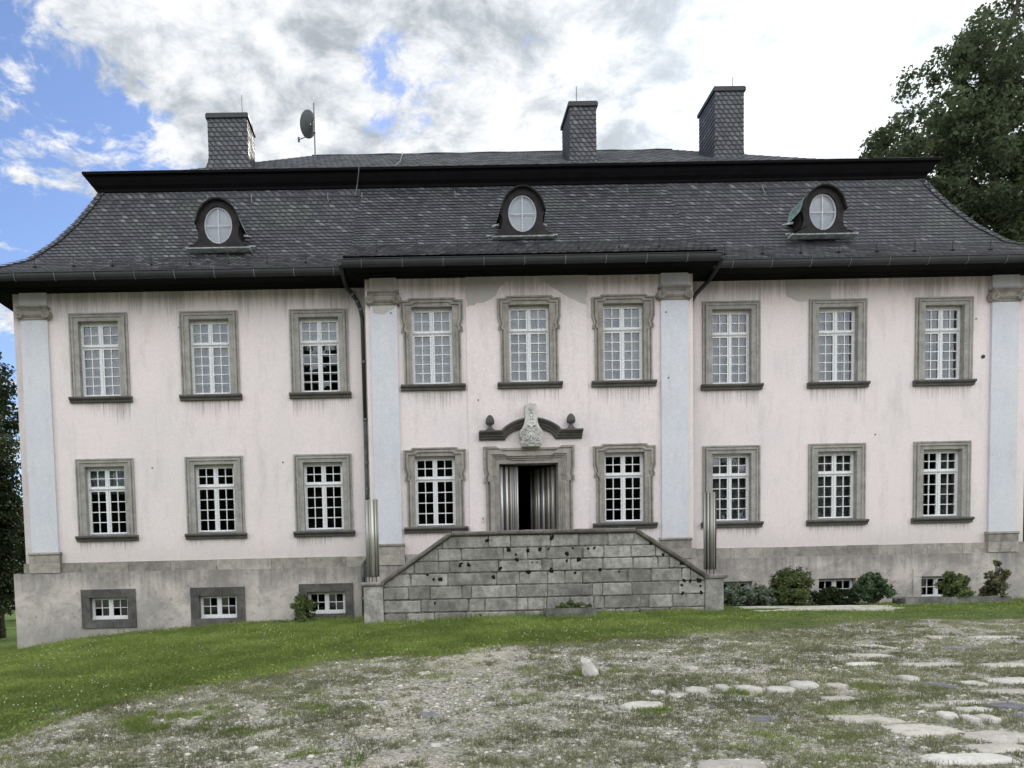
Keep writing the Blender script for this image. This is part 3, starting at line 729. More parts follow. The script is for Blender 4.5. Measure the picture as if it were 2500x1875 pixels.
# smooth top band of large slates
def ringz(t, z): return [(EX0+t, EY+t, z), (EX1-t, EY+t, z), (EX1-t, BY-t, z), (EX0+t, BY-t, z)]
def ringfaces(mb, prof, uvw=True):
    rs = [ringz(t, z) for t, z in prof]; acc = 0
    for (t0, z0), (t1, z1), a, b in zip(prof, prof[1:], rs, rs[1:]):
        L = math.hypot(t1-t0, z1-z0)
        for k in range(4):
            j = (k+1) % 4; A, B, C_, D = a[k], a[j], b[j], b[k]; ax = 0 if k % 2 == 0 else 1
            mb.add([A, B, C_, D], [(0, 1, 2, 3)], uvs=[[(A[ax], acc/.16), (B[ax], acc/.16), (C_[ax], (acc+L)/.16), (D[ax], (acc+L)/.16)]])
        acc += L
mb = MB()
for k in range(1):
    ringfaces(mb, [(2.225, 11.80), (2.245, 11.86), (2.35, 12.06)])
setroof(mb.build('slate_course', M['slate'], None))
# upper cornice
mb = MB(); ringfaces(mb, [(2.36, 12.01), (2.30, 12.03), (2.28, 12.09), (2.21, 12.16), (2.15, 12.26), (2.12, 12.34), (2.04, 12.36), (2.03, 12.42), (2.3, 12.46)])
setroof(mb.build('upper_cornice', M['cornice'], None))
# upper roof
UP = [(2.05, 12.425), (2.6, 12.69), (3.49, 13.15), (5.2, 14.27), (7.35, 15.70)]
uu = np.array([p[0] for p in UP]); uz = np.array([p[1] for p in UP]); us = np.concatenate([[0], np.cumsum(np.hypot(np.diff(uu), np.diff(uz)))])
nU = 30; tu = np.interp(np.linspace(0, us[-1], nU+1), us, uu); zu = np.interp(np.linspace(0, us[-1], nU+1), us, uz)
YM = EY+7.35
def cl(v, sgn): return v
mb = MB()
def byk(t): return 2*YM-(EY+t)
courses(mb, lambda t: (EX0+t, EY+t), lambda t: (EX1-t, EY+t), .012, nU, zu, tu, v0=80, bt=.5)
courses(mb, lambda t: (EX0+t, byk(t)), lambda t: (EX0+t, EY+t), .012, nU, zu, tu, v0=80, bt=.5); courses(mb, lambda t: (EX1-t, EY+t), lambda t: (EX1-t, byk(t)), .012, nU, zu, tu, v0=80, bt=.5)
courses(mb, lambda t: (EX1-t, byk(t)), lambda t: (EX0+t, byk(t)), .012, nU, zu, tu, v0=80, bt=.5)
setroof(mb.build('upper_slope', M['slate_top'], None))
mb = MB(); pts = [(EX0+7.35+(EX1-EX0-14.7)*i/24, YM+.01*math.sin(i*2.1), 15.695+.01*math.sin(i*1.7)) for i in range(25)]
mb.tube(pts, .035, 6); setroof(mb.build('ridge', M['slate_top'], None))
for sx, x0 in ((1, EX0), (-1, EX1)):
    mb = MB()
    for T_, Z_ in ((tc, zc),):
        for i in range(NC):
            t0, t1 = T_[i], T_[i+1]
            if sx: pass
            w = .11; lift = .03
            A = [(x0+sx*(t0-.01), EY+t0-.02, Z_[i]+lift+.02), (x0+sx*(t0+w*1.4), EY+t0-.03, Z_[i]+lift), (x0+sx*(t1+w*1.4), EY+t1-.02, Z_[i+1]+lift-.01), (x0+sx*(t1), EY+t1-.01, Z_[i+1]+lift+.005)]
            mb.add(A, [(0, 1, 2, 3)], uvs=[[(i*.3, i+.02), (i*.3+.2, i+.02), (i*.3+.2, i+.96), (i*.3, i+.96)]])
    setroof(mb.build('hip_border', M['slate'], None))

# snow hooks
hooks = [px for px in np.arange(EX0+1.5, RE0-.3, .93)]
def hook(x, y, z):
    h = MB(); h.tube([(x, y-.05, z+.0), (x, y+.02, z+.03), (x+.003, y-.0, z+.27)], .011, 5); h.tube([(x, y-.06, z+.02), (x, y+.3, z+.13)], .012, 4)
    setroof(h.build('snow_hook', M['iron'], None))
for x in hooks: hook(x, EY+.42, zt(.42)+.01)
for x in np.arange(RE0+.75, RE1-.3, .95): hook(x, rY(.36), zt(.36)+.015)
for x in np.arange(RE1+.55, EX1-.6, .93): hook(x, EY+.42, zt(.42)+.01)
for x, t in ((-5.35, 2.2), (-4.2, 2.2), (-2.2, 2.2), (-1.3, 2.2), (1.15, 2.2), (5.7, 2.2), (9.3, 2.2), (10.9, 2.2)):
    mb = MB(); mb.tube([(x, EY+t-.03, zt(t)+.12), (x+.01, EY+t-.1, zt(t)-.05), (x+.03, EY+t-.16, zt(t)-.16)], .014, 5); setroof(mb.build('ladder_hook', M['rod'], None))
mb = MB(); mb.tube([(-1.35, EY+2.0, 12.43), (-1.36, EY+2.05, 12.3), (-1.42, EY+2.2, 12.05), (-1.47, EY+2.15, 11.75)], .012, 5)
mb.tube([(-.25, EY+7.3, 15.74), (-.3, EY+4.5, 13.9), (-.42, EY+2.2, 12.52)], .018, 5); setroof(mb.build('lightning_cable', M['rod'], None))

# gutters
def gutter(x0, x1, y, z, ends=(True, True)):
    prof = [(math.cos(a)*.085, math.sin(a)*.15) for a in np.linspace(math.pi, 2*math.pi, 9)]
    prof = [(y+a, z+b) for a, b in prof]; inner = [(y+(p[0]-y)*.9, z+(p[1]-z)*.9+.003) for p in reversed(prof)]
    g_ = MB(); g_.extx(prof+inner, x0, x1, .5); g_.tube([(x0, y-.088, z+.004), (x1, y-.088, z+.004)], .012, 6)
    o = g_.build('gutter', M['gutter'], house)
    x = x0+.45
    while x < x1: 
        b = MB(); b.tube([(x, y+.09, z+.0)]+[(x, y+a*1.03, z+c*1.03) for a, c in [(math.cos(q)*.088, math.sin(q)*.155) for q in np.linspace(2*math.pi, math.pi, 9)]], .008, 4); x += .93
        bo = b.build('gutter_bracket', M['rod']); bo.parent = o
    f = MB(); f.box(x0+.1, x1-.1, y+.085, y+.11, z-.10, z+(.07 if y < -1 else .05)); 
    x = x0
    fo = f.build('eaves_flashing', M['zinc' if y < -1 else 'gutter']); fo.parent = o
gutter(EX0-.08, RE0-.05, EY-.09, 8.965); gutter(RE0-.02, RE1+.02, EY-.53-.09, 8.915); gutter(RE1+.05, EX1+.08, EY-.09, 8.965)
# downpipes
def pipe(path, name, mats, r=.05):
    o = None
    for seg, mt in zip(path, mats):
        m_ = MB(); m_.tube(seg, r, 10); q = m_.build(name if o is None else 'pipe_section', M[mt], house if o is None else None, True)
        if o is None: o = q
        else: q.parent = o
    return o
p1 = pipe([[(-1.66, -1.30, 8.86), (-1.66, -.9, 8.84), (-1.655, -.45, 8.82), (-1.62, -.22, 8.76), (-1.50, -.13, 8.64), (-1.38, -.12, 8.47), (-1.31, -.12, 8.28), (-1.27, -.12, 8.05), (-1.265, -.12, 5.55)],
          [(-1.265, -.12, 5.55), (-1.27, -.12, 2.2)], [(-1.27, -.12, 2.2), (-1.40, -.24, 2.02), (-1.42, -.24, .55)]], 'downpipe', ['gutter', 'copperpipe', 'copperpipe'])
cols = [((a[0], a[1], a[2]-.025), (a[0], a[1], a[2]+.025)) for a in [(-1.265, -.12, z) for z in (7.0, 5.6, 4.55, 3.9, 2.9)] + [(-1.42, -.24, 1.2)]]
cols += [((-1.50, -.13, 8.64), (-1.47, -.13, 8.60)), ((-1.38, -.12, 8.47), (-1.365, -.12, 8.43)), ((-1.31, -.12, 8.28), (-1.30, -.12, 8.24))]
for a, b in cols: col_ = MB(); col_.tube([a, b], .06, 10); co = col_.build('pipe_collar', M['rod']); co.parent = p1
p2 = pipe([[(7.12, -1.30, 8.86), (7.20, -.9, 8.85), (7.26, -.4, 8.84), (7.22, -.2, 8.76), (7.08, -.13, 8.62), (6.93, -.12, 8.46), (6.84, -.12, 8.30), (6.815, -.12, 8.05), (6.81, -.12, 2.25)]], 'downpipe', ['gutter'])

# ---- dormers
def dormer(cx, y0, cz, yb, hw=.80):
    d = MB()
    side = [(hw, -.53), (.70, -.505), (.59, -.44), (.525, -.35), (.495, -.22), (.495, -.10), (.52, -.02), (.565, .03), (.53, .13), (.495, .25), (.435, .37), (.34, .48), (.205, .575), (.09, .62)]
    out = side + [(-x, z) for x, z in reversed(side)]
    def ell(a, b): return None
    # board between outline and elliptical opening (radial matching)
    n = len(out); a_, b_ = .35, .45
    sa = [R(q) for q in np.linspace(-50, 84, n//2)]; angs = sa + [math.pi-q for q in reversed(sa)]
    inn = [(a_*math.cos(q), b_*math.sin(q)) for q in angs]
    # lower gap: add bottom points
    out2 = out + [(-.4, -.53), (-.15, -.53), (.15, -.53), (.4, -.53)]
    angs2 = angs + [R(-115), R(-98), R(-82), R(-65)]
    inn2 = [(a_*math.cos(q), b_*math.sin(q)) for q in angs2]
    O0 = [(cx+x, y0, cz+z) for x, z in out2]; I0 = [(cx+x, y0, cz+z) for x, z in inn2]; I1 = [(cx+x, y0+.12, cz+z) for x, z in inn2]; O1 = [(cx+x, y0+.10, cz+z) for x, z in out2]
    d.loft([O1, O0, I0, I1], True)
    o = d.build('dormer', M['dormerwood'], None); setroof(o)
    # hood rim and barrel running back into the slope
    arch = [(x, z) for x, z in out if z > 0.02]
    h = MB(); ring = []
    for (sc, yy) in ((.93, y0-.02), (.95, y0-.09), (1.0, y0-.10), (1.01, y0+.02)): ring.append([(cx+x*sc, yy, cz+z*sc) for x, z in arch])
    h.loft(ring, False); q = h.build('dormer_hood', M['dormerwood']); q.parent = o
    v = MB(); ring = []
    for (fl, yy) in ((0, y0+.02), (.02, y0+.3), (.06, y0+.7), (.10, yb)):
        rr_ = []
        for x, z in arch:
            e = max(0, (.22-z)/.2); rr_.append((cx+x*1.0+math.copysign(fl*e, x), yy, cz+z*1.0-(yy-y0)*.12*e))
        ring.append(rr_)
    v.loft(ring, False); q = v.build('dormer_roof', M['verdigris'], None, True); q.parent = o
    # tips of the copper skirt
    s = MB()
    s.extx([(y0-.09, cz-.60), (y0-.10, cz-.575), (y0+.0, cz-.535), (y0+.12, cz-.525), (y0+.12, cz-.62)], cx-hw+.01, cx+hw-.01)
    for sg in (-1, 1): s.tube([(cx+sg*.76, y0+.0, cz-.53), (cx+sg*.87, y0+.15, cz-.47)], .018, 5); s.tube([(cx+sg*.52, y0+.45, cz-.06), (cx+sg*.74, y0+.60, cz-.04)], [.035, .01], 6)
    q = s.build('dormer_sill', M['palezinc']); q.parent = o
    for sg in (-1, 1):
        ck = MB()
        sp = [(sg*x, z) for x, z in side[3:8]]
        ck.loft([[(cx+x, y0+.05, cz+z) for x, z in sp], [(cx+x, yb, cz+z) for x, z in sp]], False)
        q = ck.build('dormer_cheek', M['dormerwood']); q.parent = o
    f = MB(); n = 40
    def E(a, b, y): return [(cx+a*math.cos(2*math.pi*i/n), y, cz+b*math.sin(2*math.pi*i/n)) for i in range(n)]
    f.loft([E(.352, .452, y0+.06), E(.348, .448, y0+.045), E(.315, .415, y0+.045), E(.31, .41, y0+.07)], True)
    f.box(cx-.014, cx+.014, y0+.052, y0+.08, cz-.41, cz+.41)
    f.box(cx-.31, cx-.014, y0+.054, y0+.08, cz-.012, cz+.012); f.box(cx+.014, cx+.31, y0+.054, y0+.08, cz-.012, cz+.012)
    q = f.build('dormer_window', M['offwhite']); q.parent = o
    p = MB(); p.add(E(.32, .42, y0+.068), [tuple(range(n))]); q = p.build('pane', M['glass']); q.parent = o
    p = MB(); p.box(cx-.36, cx+.36, y0+.13, y0+.16, cz-.46, cz+.46); q = p.build('blind', M['curtain']); q.parent = o
dormer(-4.80, .20, 10.50, 1.55, .79); dormer(2.71, -.10, 10.515, 1.55, .76); dormer(10.27, .20, 10.57, 1.55, .84)

# ---- chimneys
def chimney(x0, x1, y0, y1, zb, z1, rod, cap=.05):
    c = MB(); n = int((z1-zb)/.125)
    def rect(e, z, k): return [(x0-e, y0-e*.5, z), (x1+e, y0-e*.5, z), (x1+e, y1+e, z), (x0-e, y1+e, z)]
    zs = np.linspace(zb, z1, n+1)
    fl = lambda z: .16*max(0, 1-(z-zb-.55)/.5)**2 if z < zb+1.05 else 0
    for i in range(n):
        a, b = rect(fl(zs[i])+.010, zs[i], 0), rect(fl(zs[i+1]), zs[i+1], 0)
        for k in range(4):
            j = (k+1) % 4; ax = 0 if k % 2 == 0 else 1
            c.add([a[k], a[j], b[j], b[k]], [(0, 1, 2, 3)], uvs=[[(a[k][ax], i+.03), (a[j][ax], i+.03), (b[j][ax], i+.97), (b[k][ax], i+.97)]])
    o = c.build('chimney', M['slate_ch'], None); setroof(o)
    k = MB(); k.box(x0-cap, x1+cap, y0-cap, y1+cap, z1, z1+.10); k.box(x0-cap+.02, x1+cap-.02, y0-cap+.02, y1+cap-.02, z1+.102, z1+.14)
    q = k.build('chimney_cap', M['gutter']); q.parent = o
    if rod:
        r = MB(); r.tube([(rod[0], y0+.3, z1+.1), (rod[0], y0+.3, z1+rod[1])], .012, 5); q = r.build('lightning_rod', M['rod']); q.parent = o
chimney(-5.79, -4.66, 3.34, 4.24, 12.9, 14.96, (-4.85, .82)); chimney(4.68, 5.45, 3.64, 4.74, 13.0, 15.31, (4.95, .75)); chimney(9.10, 9.96, 4.04, 5.28, 13.2, 15.92, (9.75, .6))

# satellite dish
dish = tag(empty('satellite_dish', (-3.13, 6.5, 15.7)), 'grey satellite dish on a thin mast standing on the roof ridge', 'satellite dish')
mb = MB(); mb.tube([(-3.13, 6.5, 15.6), (-3.13, 6.5, 17.32)], .025, 8); mb.build('mast', M['rod'], dish)
mb = MB(); ax = Vector((-.80, .50, .32)).normalized(); cc = Vector((-3.25, 6.45, 16.62)); a = ax.cross(Vector((0, 0, 1))).normalized(); b = a.cross(ax)
rings = []
for r in (.02, .12, .22, .31, .385): rings.append([tuple(cc+ax*(r*r*.7)+(a*math.cos(q)+b*math.sin(q)*1.05)*r) for q in np.linspace(0, 2*math.pi, 25)[:-1]])
mb.loft(rings, True, False); mb.loft([[tuple(Vector(p)-ax*.012) for p in r] for r in rings], True); mb.build('reflector', M['dish'], dish, True)
mb = MB(); foot = cc-b*.36; tip = foot+ax*.42-Vector((0, 0, .12)); mb.tube([foot, tip], .014, 6); mb.tube([tip-Vector((0, 0, .07)), tip+Vector((0, 0, .07))], .035, 8); mb.build('feed_arm', M['dish'], dish)
mb = MB(); mb.box(-3.17, -3.09, 6.42, 6.50, 16.35, 16.65); mb.build('bracket', M['rod'], dish)

# ------------------------------------------------------------------ staircase
st = tag(empty('stone_staircase', (2.74, -1.4, .75)), 'grey stone double staircase with sloping coping in front of the door', 'staircase')
YS = -2.30
LX0, LX1, FX0, FX1 = -.82, 6.32, .715, 4.765; ZT, ZB = 2.56, 1.50
def topz(x):
    return float(np.interp(x, [LX0, FX0, FX1, LX1], [ZB, ZT, ZT, ZB]))
def clip(poly, a, b, c):   # keep a*x+b*z<=c
    out = []
    for i in range(len(poly)):
        p, q = poly[i-1], poly[i]; fp, fq = a*p[0]+b*p[1]-c, a*q[0]+b*q[1]-c
        if (fp <= 0) != (fq <= 0): t = fp/(fp-fq); out.append((p[0]+(q[0]-p[0])*t, p[1]+(q[1]-p[1])*t))
        if fq <= 0: out.append(q)
    return out
sl = (ZT-ZB)/(FX0-LX0); sr = (ZT-ZB)/(LX1-FX1)
def cliptop(poly):
    p = clip(poly, -sl, 1, ZB-sl*LX0); return clip(p, sr, 1, ZB+sr*LX1) if len(p) > 2 else p
mb = MB(); rr = random.Random(21); lv = [.2, .62, .885, 1.175, 1.46, 1.745, 2.01, 2.28, 2.56]
for k, (za, zb) in enumerate(zip(lv, lv[1:])):
    x = LX0+.002
    while x < LX1-.01:
        w = rr.choice([.22, .38, .5, .62, .75, .95, 1.1])*rr.uniform(.85, 1.15)
        if LX1-x-w < .25: w = LX1-.002-x
        g_ = rr.choice([.003, .005, .008]); zc_ = rr.uniform(-.008, .008)
        poly = [(x+g_, za+g_+rr.uniform(0, .012)), (x+w-g_, za+g_+rr.uniform(0, .012)), (x+w-g_+rr.uniform(-.012, 0), zb-g_-rr.uniform(0, .012)), (x+g_+rr.uniform(0, .012), zb-g_-rr.uniform(0, .012))]
        # round the corners a little
        P2 = []
        for i in range(4):
            p0, p, p1_ = Vector(poly[i-1]), Vector(poly[i]), Vector(poly[(i+1) % 4]); e = rr.uniform(.006, .03)
            P2 += [tuple(p+(p0-p).normalized()*e), tuple(p+(p1_-p).normalized()*e)]
        P2 = cliptop(P2)
        if len(P2) > 2:
            c = (sum(p[0] for p in P2)/len(P2), sum(p[1] for p in P2)/len(P2)); t = rr.random(); yo = rr.uniform(-.012, .008)
            W_ = max(p[0] for p in P2)-min(p[0] for p in P2); H_ = max(p[1] for p in P2)-min(p[1] for p in P2)
            fx, fz = 1-.03/max(W_, .1), 1-.03/max(H_, .1)
            r0 = [(p[0], YS+.04, p[1]) for p in P2]; r1 = [(p[0], YS+.008+yo, p[1]) for p in P2]; r2 = [(c[0]+(p[0]-c[0])*fx, YS-.004+yo, c[1]+(p[1]-c[1])*fz) for p in P2]
            mb.loft([r0, r1, r2], True, True, t)
        x += w
mb.build('front_wall', M['granite'], st)
mb = MB(); P_ = [(LX0, -.2), (LX1, -.2), (LX1, ZB), (FX1, ZT), (FX0, ZT), (LX0, ZB)]; mb.prism(P_, YS+.012, YS+.30); mb.build('wall_core', M['mortar'], st)
# coping
mb = MB(); path = [(LX0-.02, ZB), (FX0, ZT), (FX1, ZT), (LX1+.02, ZB)]
cut = []
for a, b in zip(path, path[1:]):
    L = math.hypot(b[0]-a[0], b[1]-a[1]); n = max(1, round(L/.95))
    for i in range(n): cut.append(((a[0]+(b[0]-a[0])*i/n, a[1]+(b[1]-a[1])*i/n), (a[0]+(b[0]-a[0])*(i+1)/n, a[1]+(b[1]-a[1])*(i+1)/n)))
for (a, b) in cut:
    d = Vector((b[0]-a[0], b[1]-a[1])).normalized(); nrm = Vector((-d.y, d.x)); e = .002; j = rr.uniform(-.006, .006)
    rings = []
    for k in range(7):
        p = Vector(a)+d*e+(Vector(b)-Vector(a)-d*2*e)*k/6; w_ = rr.uniform(-.006, .006)
        rings.append([(p.x+nrm.x*h, YS+yy+w_, p.y+nrm.y*h+j) for yy, h in ((-.05, .005), (-.075, .03), (-.08, .07), (-.055, .098+w_), (.30, .105), (.34, .08), (.34, .0))])
    mb.loft(rings, True, True)
mb.build('coping', M['coping'], st)
for x0, x1, cx0, cx1 in ((-1.25, LX0-.002, -1.30, -.80), (LX1+.002, 6.72, 6.30, 6.80)):
    p = MB(); p.box(x0, x1, YS-.02, YS+.42, -.1, 1.49); po = p.build('pier', M['granite'], st)
    c = MB(); c.loft([[(cx0+e, YS-.07+e, z), (cx1-e, YS-.07+e, z), (cx1-e, YS+.47-e, z), (cx0+e, YS+.47-e, z)] for e, z in ((.05, 1.492), (.01, 1.51), (0, 1.54), (0, 1.575), (.015, 1.588))], True, True)
    q = c.build('pier_cap', M['granite']); q.parent = po
mb = MB(); mb.box(FX0+.1, FX1-.1, YS+.302, RY-.13, .2, 2.30); mb.build('landing', M['granite'], st)
ns = 9
for k in range(ns):
    z1 = 2.30-(k+1)*(2.30-.78)/(ns+1); x = FX0+.1-(k+1)*.17; x2 = FX1-.1+(k+1)*.17
    m_ = MB(); m_.box(x, x+.17, YS+.302, RY-.13, .2, z1); m_.build('step', M['granite'], st)
    m_ = MB(); m_.box(x2-.17, x2, YS+.302, RY-.13, .2, z1); m_.build('step', M['granite'], st)
# moss cushions and open joints
def mosspx(lst):
    m_ = MB(); r_ = random.Random(4)
    for x, z, s in lst:
        for q in range(7):
            cx_, cz_ = x+r_.uniform(-.5, .5)*s, z+r_.uniform(-.6, .5)*s; R0 = s*r_.uniform(.35, .7); rings = []
            for t in (0, .5, .85, 1): 
                e = math.sqrt(max(0, 1-t*t))+.03; rings.append([(cx_+R0*e*math.cos(k)*r_.uniform(.8, 1.2), YS+.0-R0*.9*t, cz_+R0*e*math.sin(k)*r_.uniform(.8, 1.2)) for k in np.linspace(0, 2*math.pi, 9)[:-1]])
            m_.loft(rings, True, True)
    o = m_.build('moss', M['moss'], st); o['kind'] = 'stuff'
def sx_(px): return (px-1165)/110.6+1.27    # survey of the joints along the wall
def sz_(py): return 1.6+(1411-py)/110.6
MOS = [(1125,1374,.05),(1143,1374,.05),(1160,1375,.02),(1190,1318,.05),(1243,1339,.055),(1260,1352,.03),(1261,1365,.05),(1222,1386,.045),(1204,1407,.05),(1074,1408,.05),(1043,1397,.03),(1058,1408,.03),
       (1289,1344,.045),(1319,1341,.05),(1340,1340,.03),(1349,1312,.06),(1299,1373,.03),(1311,1373,.025),(1289,1394,.06),(1345,1392,.055),(1385,1354,.05),(1413,1368,.055),(1384,1371,.04),(1399,1340,.03),(1436,1342,.04),(1452,1341,.035),(1465,1394,.05),(1404,1400,.03),(1513,1399,.035),
       (1620,1361,.04),(1672,1425,.045),(1686,1426,.04),(1707,1425,.06),(1666,1436,.035),(1668,1456,.04),(1712,1440,.03),(1713,1455,.04),(1590,1333,.04),(1665,1383,.05),(1059,1467,.03),(1170,1498,.04)]
mosspx([(sx_(a), sz_(b)-.0, s) for a, b, s in MOS])

# metal tube bundles on the piers
def bundle(cx, cy, specs, name, label):
    r = tag(empty(name, (cx, cy, 1.59)), label, 'sculpture', 'metal tube bundles on the stair piers')
    for (dx, dy, rad, mt, z1) in specs:
        m_ = MB(); m_.lathe([(rad, 1.71), (rad, z1)], cx+dx, cy+dy, 14); o = m_.build('tube', M[mt], r)
        for pl in o.data.polygons: pl.use_smooth = len(pl.vertices) == 4
    b = MB(); b.box(cx-.10, cx+.10, cy-.07, cy+.07, 1.70, 1.715); b.build('base_plate', M['darksteel'], r)
    for dx in (-.09, -.02, .07):
        f = MB(); f.lathe([(.012, 1.588), (.012, 1.70)], cx+dx, cy-.02, 8); f.build('foot', M['darksteel'], r)
bundle(-1.045, -2.09, [(-.105, 0, .042, 'greytube', 3.41), (-.04, .02, .035, 'brass', 3.42), (.015, -.02, .036, 'steel', 3.43), (.055, .03, .02, 'darksteel', 3.42), (.085, -.01, .024, 'brass', 3.43), (.125, .01, .019, 'greytube', 3.42), (-.07, .08, .035, 'darksteel', 3.4)],
       'tube_sculpture', 'bundle of vertical metal tubes on the pier left of the stairs')
bundle(6.515, -2.09, [(-.125, .0, .026, 'greytube', 3.41), (-.085, -.01, .016, 'darksteel', 3.41), (-.05, -.01, .022, 'brass', 3.42), (-.02, .0, .011, 'darksteel', 3.41), (.03, .0, .040, 'greytube', 3.42), (.085, -.01, .020, 'brass', 3.42), (.12, .0, .018, 'darksteel', 3.42), (.0, .07, .04, 'darksteel', 3.4)],
       'tube_sculpture', 'bundle of vertical metal tubes on the pier right of the stairs')

# ------------------------------------------------------------------ foliage
def leafcloud(lobes, n, size, seed, squash=.8, shell=.45):
    r = np.random.default_rng(seed); L = np.array(lobes, float); w = L[:, 3]**2; w = w/w.sum()
    k = r.choice(len(L), n, p=w); d = r.normal(size=(n, 3)); d /= np.linalg.norm(d, axis=1)[:, None]
    rad = r.random(n)**shell; rad = rad*(1+.12*r.normal(size=n))
    sc = L[k, 3][:, None]*np.array([1, 1, squash]); c = L[k, :3]+d*rad[:, None]*sc
    s = size*r.uniform(.55, 1.35, n)
    nrm = r.normal(size=(n, 3))+d*.6+np.array([0, 0, .5]); nrm /= np.linalg.norm(nrm, axis=1)[:, None]
    a = np.cross(nrm, r.normal(size=(n, 3))); a /= np.linalg.norm(a, axis=1)[:, None]; b = np.cross(nrm, a)
    V = np.stack([c-a*s[:, None]*.62, c-b*s[:, None]*.36, c+a*s[:, None]*.62, c+b*s[:, None]*.36], 1).reshape(-1, 3)
    F = np.arange(4*n).reshape(n, 4)
    lob = r.random(len(L))
    tint = np.clip(.45*lob[k]+.35*r.random(n)+.2*rad, 0, 1)
    return V, F, tint
def sublobes(L, per, rs, seed, spread=.85):
    r = np.random.default_rng(seed); out = []
    for (x, y, z, R0) in L:
        for i in range(per):
            d = r.normal(size=3); d /= np.linalg.norm(d); q = R0*spread*r.uniform(.45, 1.05)
            out.append((x+d[0]*q, y+d[1]*q, z+d[2]*q*.85, R0*rs*r.uniform(.6, 1.3)))
    return out
def tree(name, base, lobes, n, size, mat, label, cat='tree', per=14, rs=.3, seed=1, trunk=.35, shell=.45):
    t = tag(empty(name, base), label, cat)
    SL = sublobes(lobes, per, rs, seed)
    V, F, ti = leafcloud(SL, n, size, seed+1, shell=shell); npmesh('crown', V, F, M[mat], ti, t)
    b = MB(); B0 = Vector(base); top = Vector((sum(l[0] for l in lobes)/len(lobes), sum(l[1] for l in lobes)/len(lobes), max(l[2] for l in lobes)*.8))
    mid = B0.lerp(top, .35); mid.x = B0.x+(top.x-B0.x)*.2
    b.tube([B0-Vector((0, 0, .3)), B0.lerp(mid, .5), mid, mid.lerp(top, .5), top], [trunk*1.25, trunk, trunk*.8, trunk*.45, trunk*.1], 10)
    r_ = random.Random(seed)
    for l in lobes:
        p = Vector(l[:3]); s0 = mid.lerp(top, max(0, min(.9, (p.z-mid.z)/max(.1, top.z-mid.z)-.15))); m_ = s0.lerp(p, .5)+Vector((0, 0, -.06*(p-s0).length))
        b.tube([s0, m_, p], [trunk*.4, trunk*.25, trunk*.08], 6)
        for q in r_.sample(SL, min(4, len(SL))):
            if (Vector(q[:3])-p).length < l[3]*1.2: b.tube([p, Vector(q[:3])], [trunk*.12, trunk*.03], 4)
    b.build('trunk', M['bark'], t)
    return t
tree('broadleaf_tree', (27.5, 15, .8), [(18.7, 14, 17.2, 1.5), (19.6, 14, 15.6, 1.7), (20.6, 14, 19.6, 1.5), (20.4, 14, 17.6, 2.3), (22.0, 14, 20.0, 2.4), (23.6, 14, 22.4, 2.5), (25.2, 15, 24.0, 2.2), (26.6, 15, 21.6, 3.4), (28.8, 15, 26.5, 3.4), (25.3, 14, 17.6, 3.6), (22.3, 14, 16.4, 3.0), (29.5, 15, 20, 4.6), (22.6, 14, 13.4, 2.8), (26.5, 14, 12.8, 3.8), (30.5, 15, 14.5, 4.6), (31, 16, 30, 4.0), (27.8, 15, 29.2, 1.9), (24.2, 14, 9.8, 2.8), (21.2, 14, 14.6, 2.2), (25, 14, 20, 2.6), (23.6, 14, 17.6, 2.6), (28, 14, 17, 3.5), (24.6, 13.6, 14.6, 2.8), (28.5, 13.6, 22.5, 3.2)],
     150000, .155, 'leaf_tree', 'tall broadleaf tree rising behind the right end of the roof', seed=3, trunk=.42, per=38, rs=.215, shell=.5)
tree('leafy_tree', (24, 9, .8), [(22.3, 9, 8.2, 2.2), (24.6, 9, 10.6, 2.8), (22.6, 9, 5.2, 2.6), (25.5, 9, 6.5, 3), (20.8, 9, 3.4, 1.9), (22, 9, 2.2, 2.0), (19.6, 9, 1.6, 1.2)], 30000, .15, 'leaf_tree', 'lower dark tree close behind the right corner of the manor', seed=9, trunk=.3, per=24, rs=.26)
tree('evergreen_tree', (-18.5, 10, -.4), [(-16.2, 10, 5.0, 1.3), (-16.1, 10, 3.4, 1.2), (-16.3, 10, 11.7, .6), (-16.6, 10, 10.6, .8), (-16.2, 10, 9.5, 1.1), (-16.2, 10, 8.2, 1.2), (-16.2, 10, 6.5, 1.3), (-17.2, 10, 11.3, .9), (-17.6, 10, 8.6, 1.5), (-17.0, 10, 7.2, 1.5), (-17.4, 10, 5.8, 2.0), (-16.6, 10, 4.6, 1.7), (-17.6, 10, 3.0, 2.2), (-16.6, 10, 1.8, 1.7), (-17.5, 10, .5, 1.8), (-20.5, 10, 7, 2.5), (-20.5, 10, 3, 3)], 75000, .12, 'leaf_dark', 'dense dark evergreen tree beyond the left end of the manor', seed=14, trunk=.3, per=30, rs=.30, shell=.6)
tree('spruce_tree', (-18.6, 14, -.4), [(-18.7, 14, 12.4, .7), (-18.6, 14, 11.3, 1.1), (-19.0, 14, 9.8, 1.6), (-19.2, 14, 7.5, 2.1), (-19.5, 14, 4.6, 2.6)], 22000, .12, 'leaf_tree', 'thin spruce tip showing above the evergreen at the left edge', seed=15, trunk=.25, per=24, rs=.22)
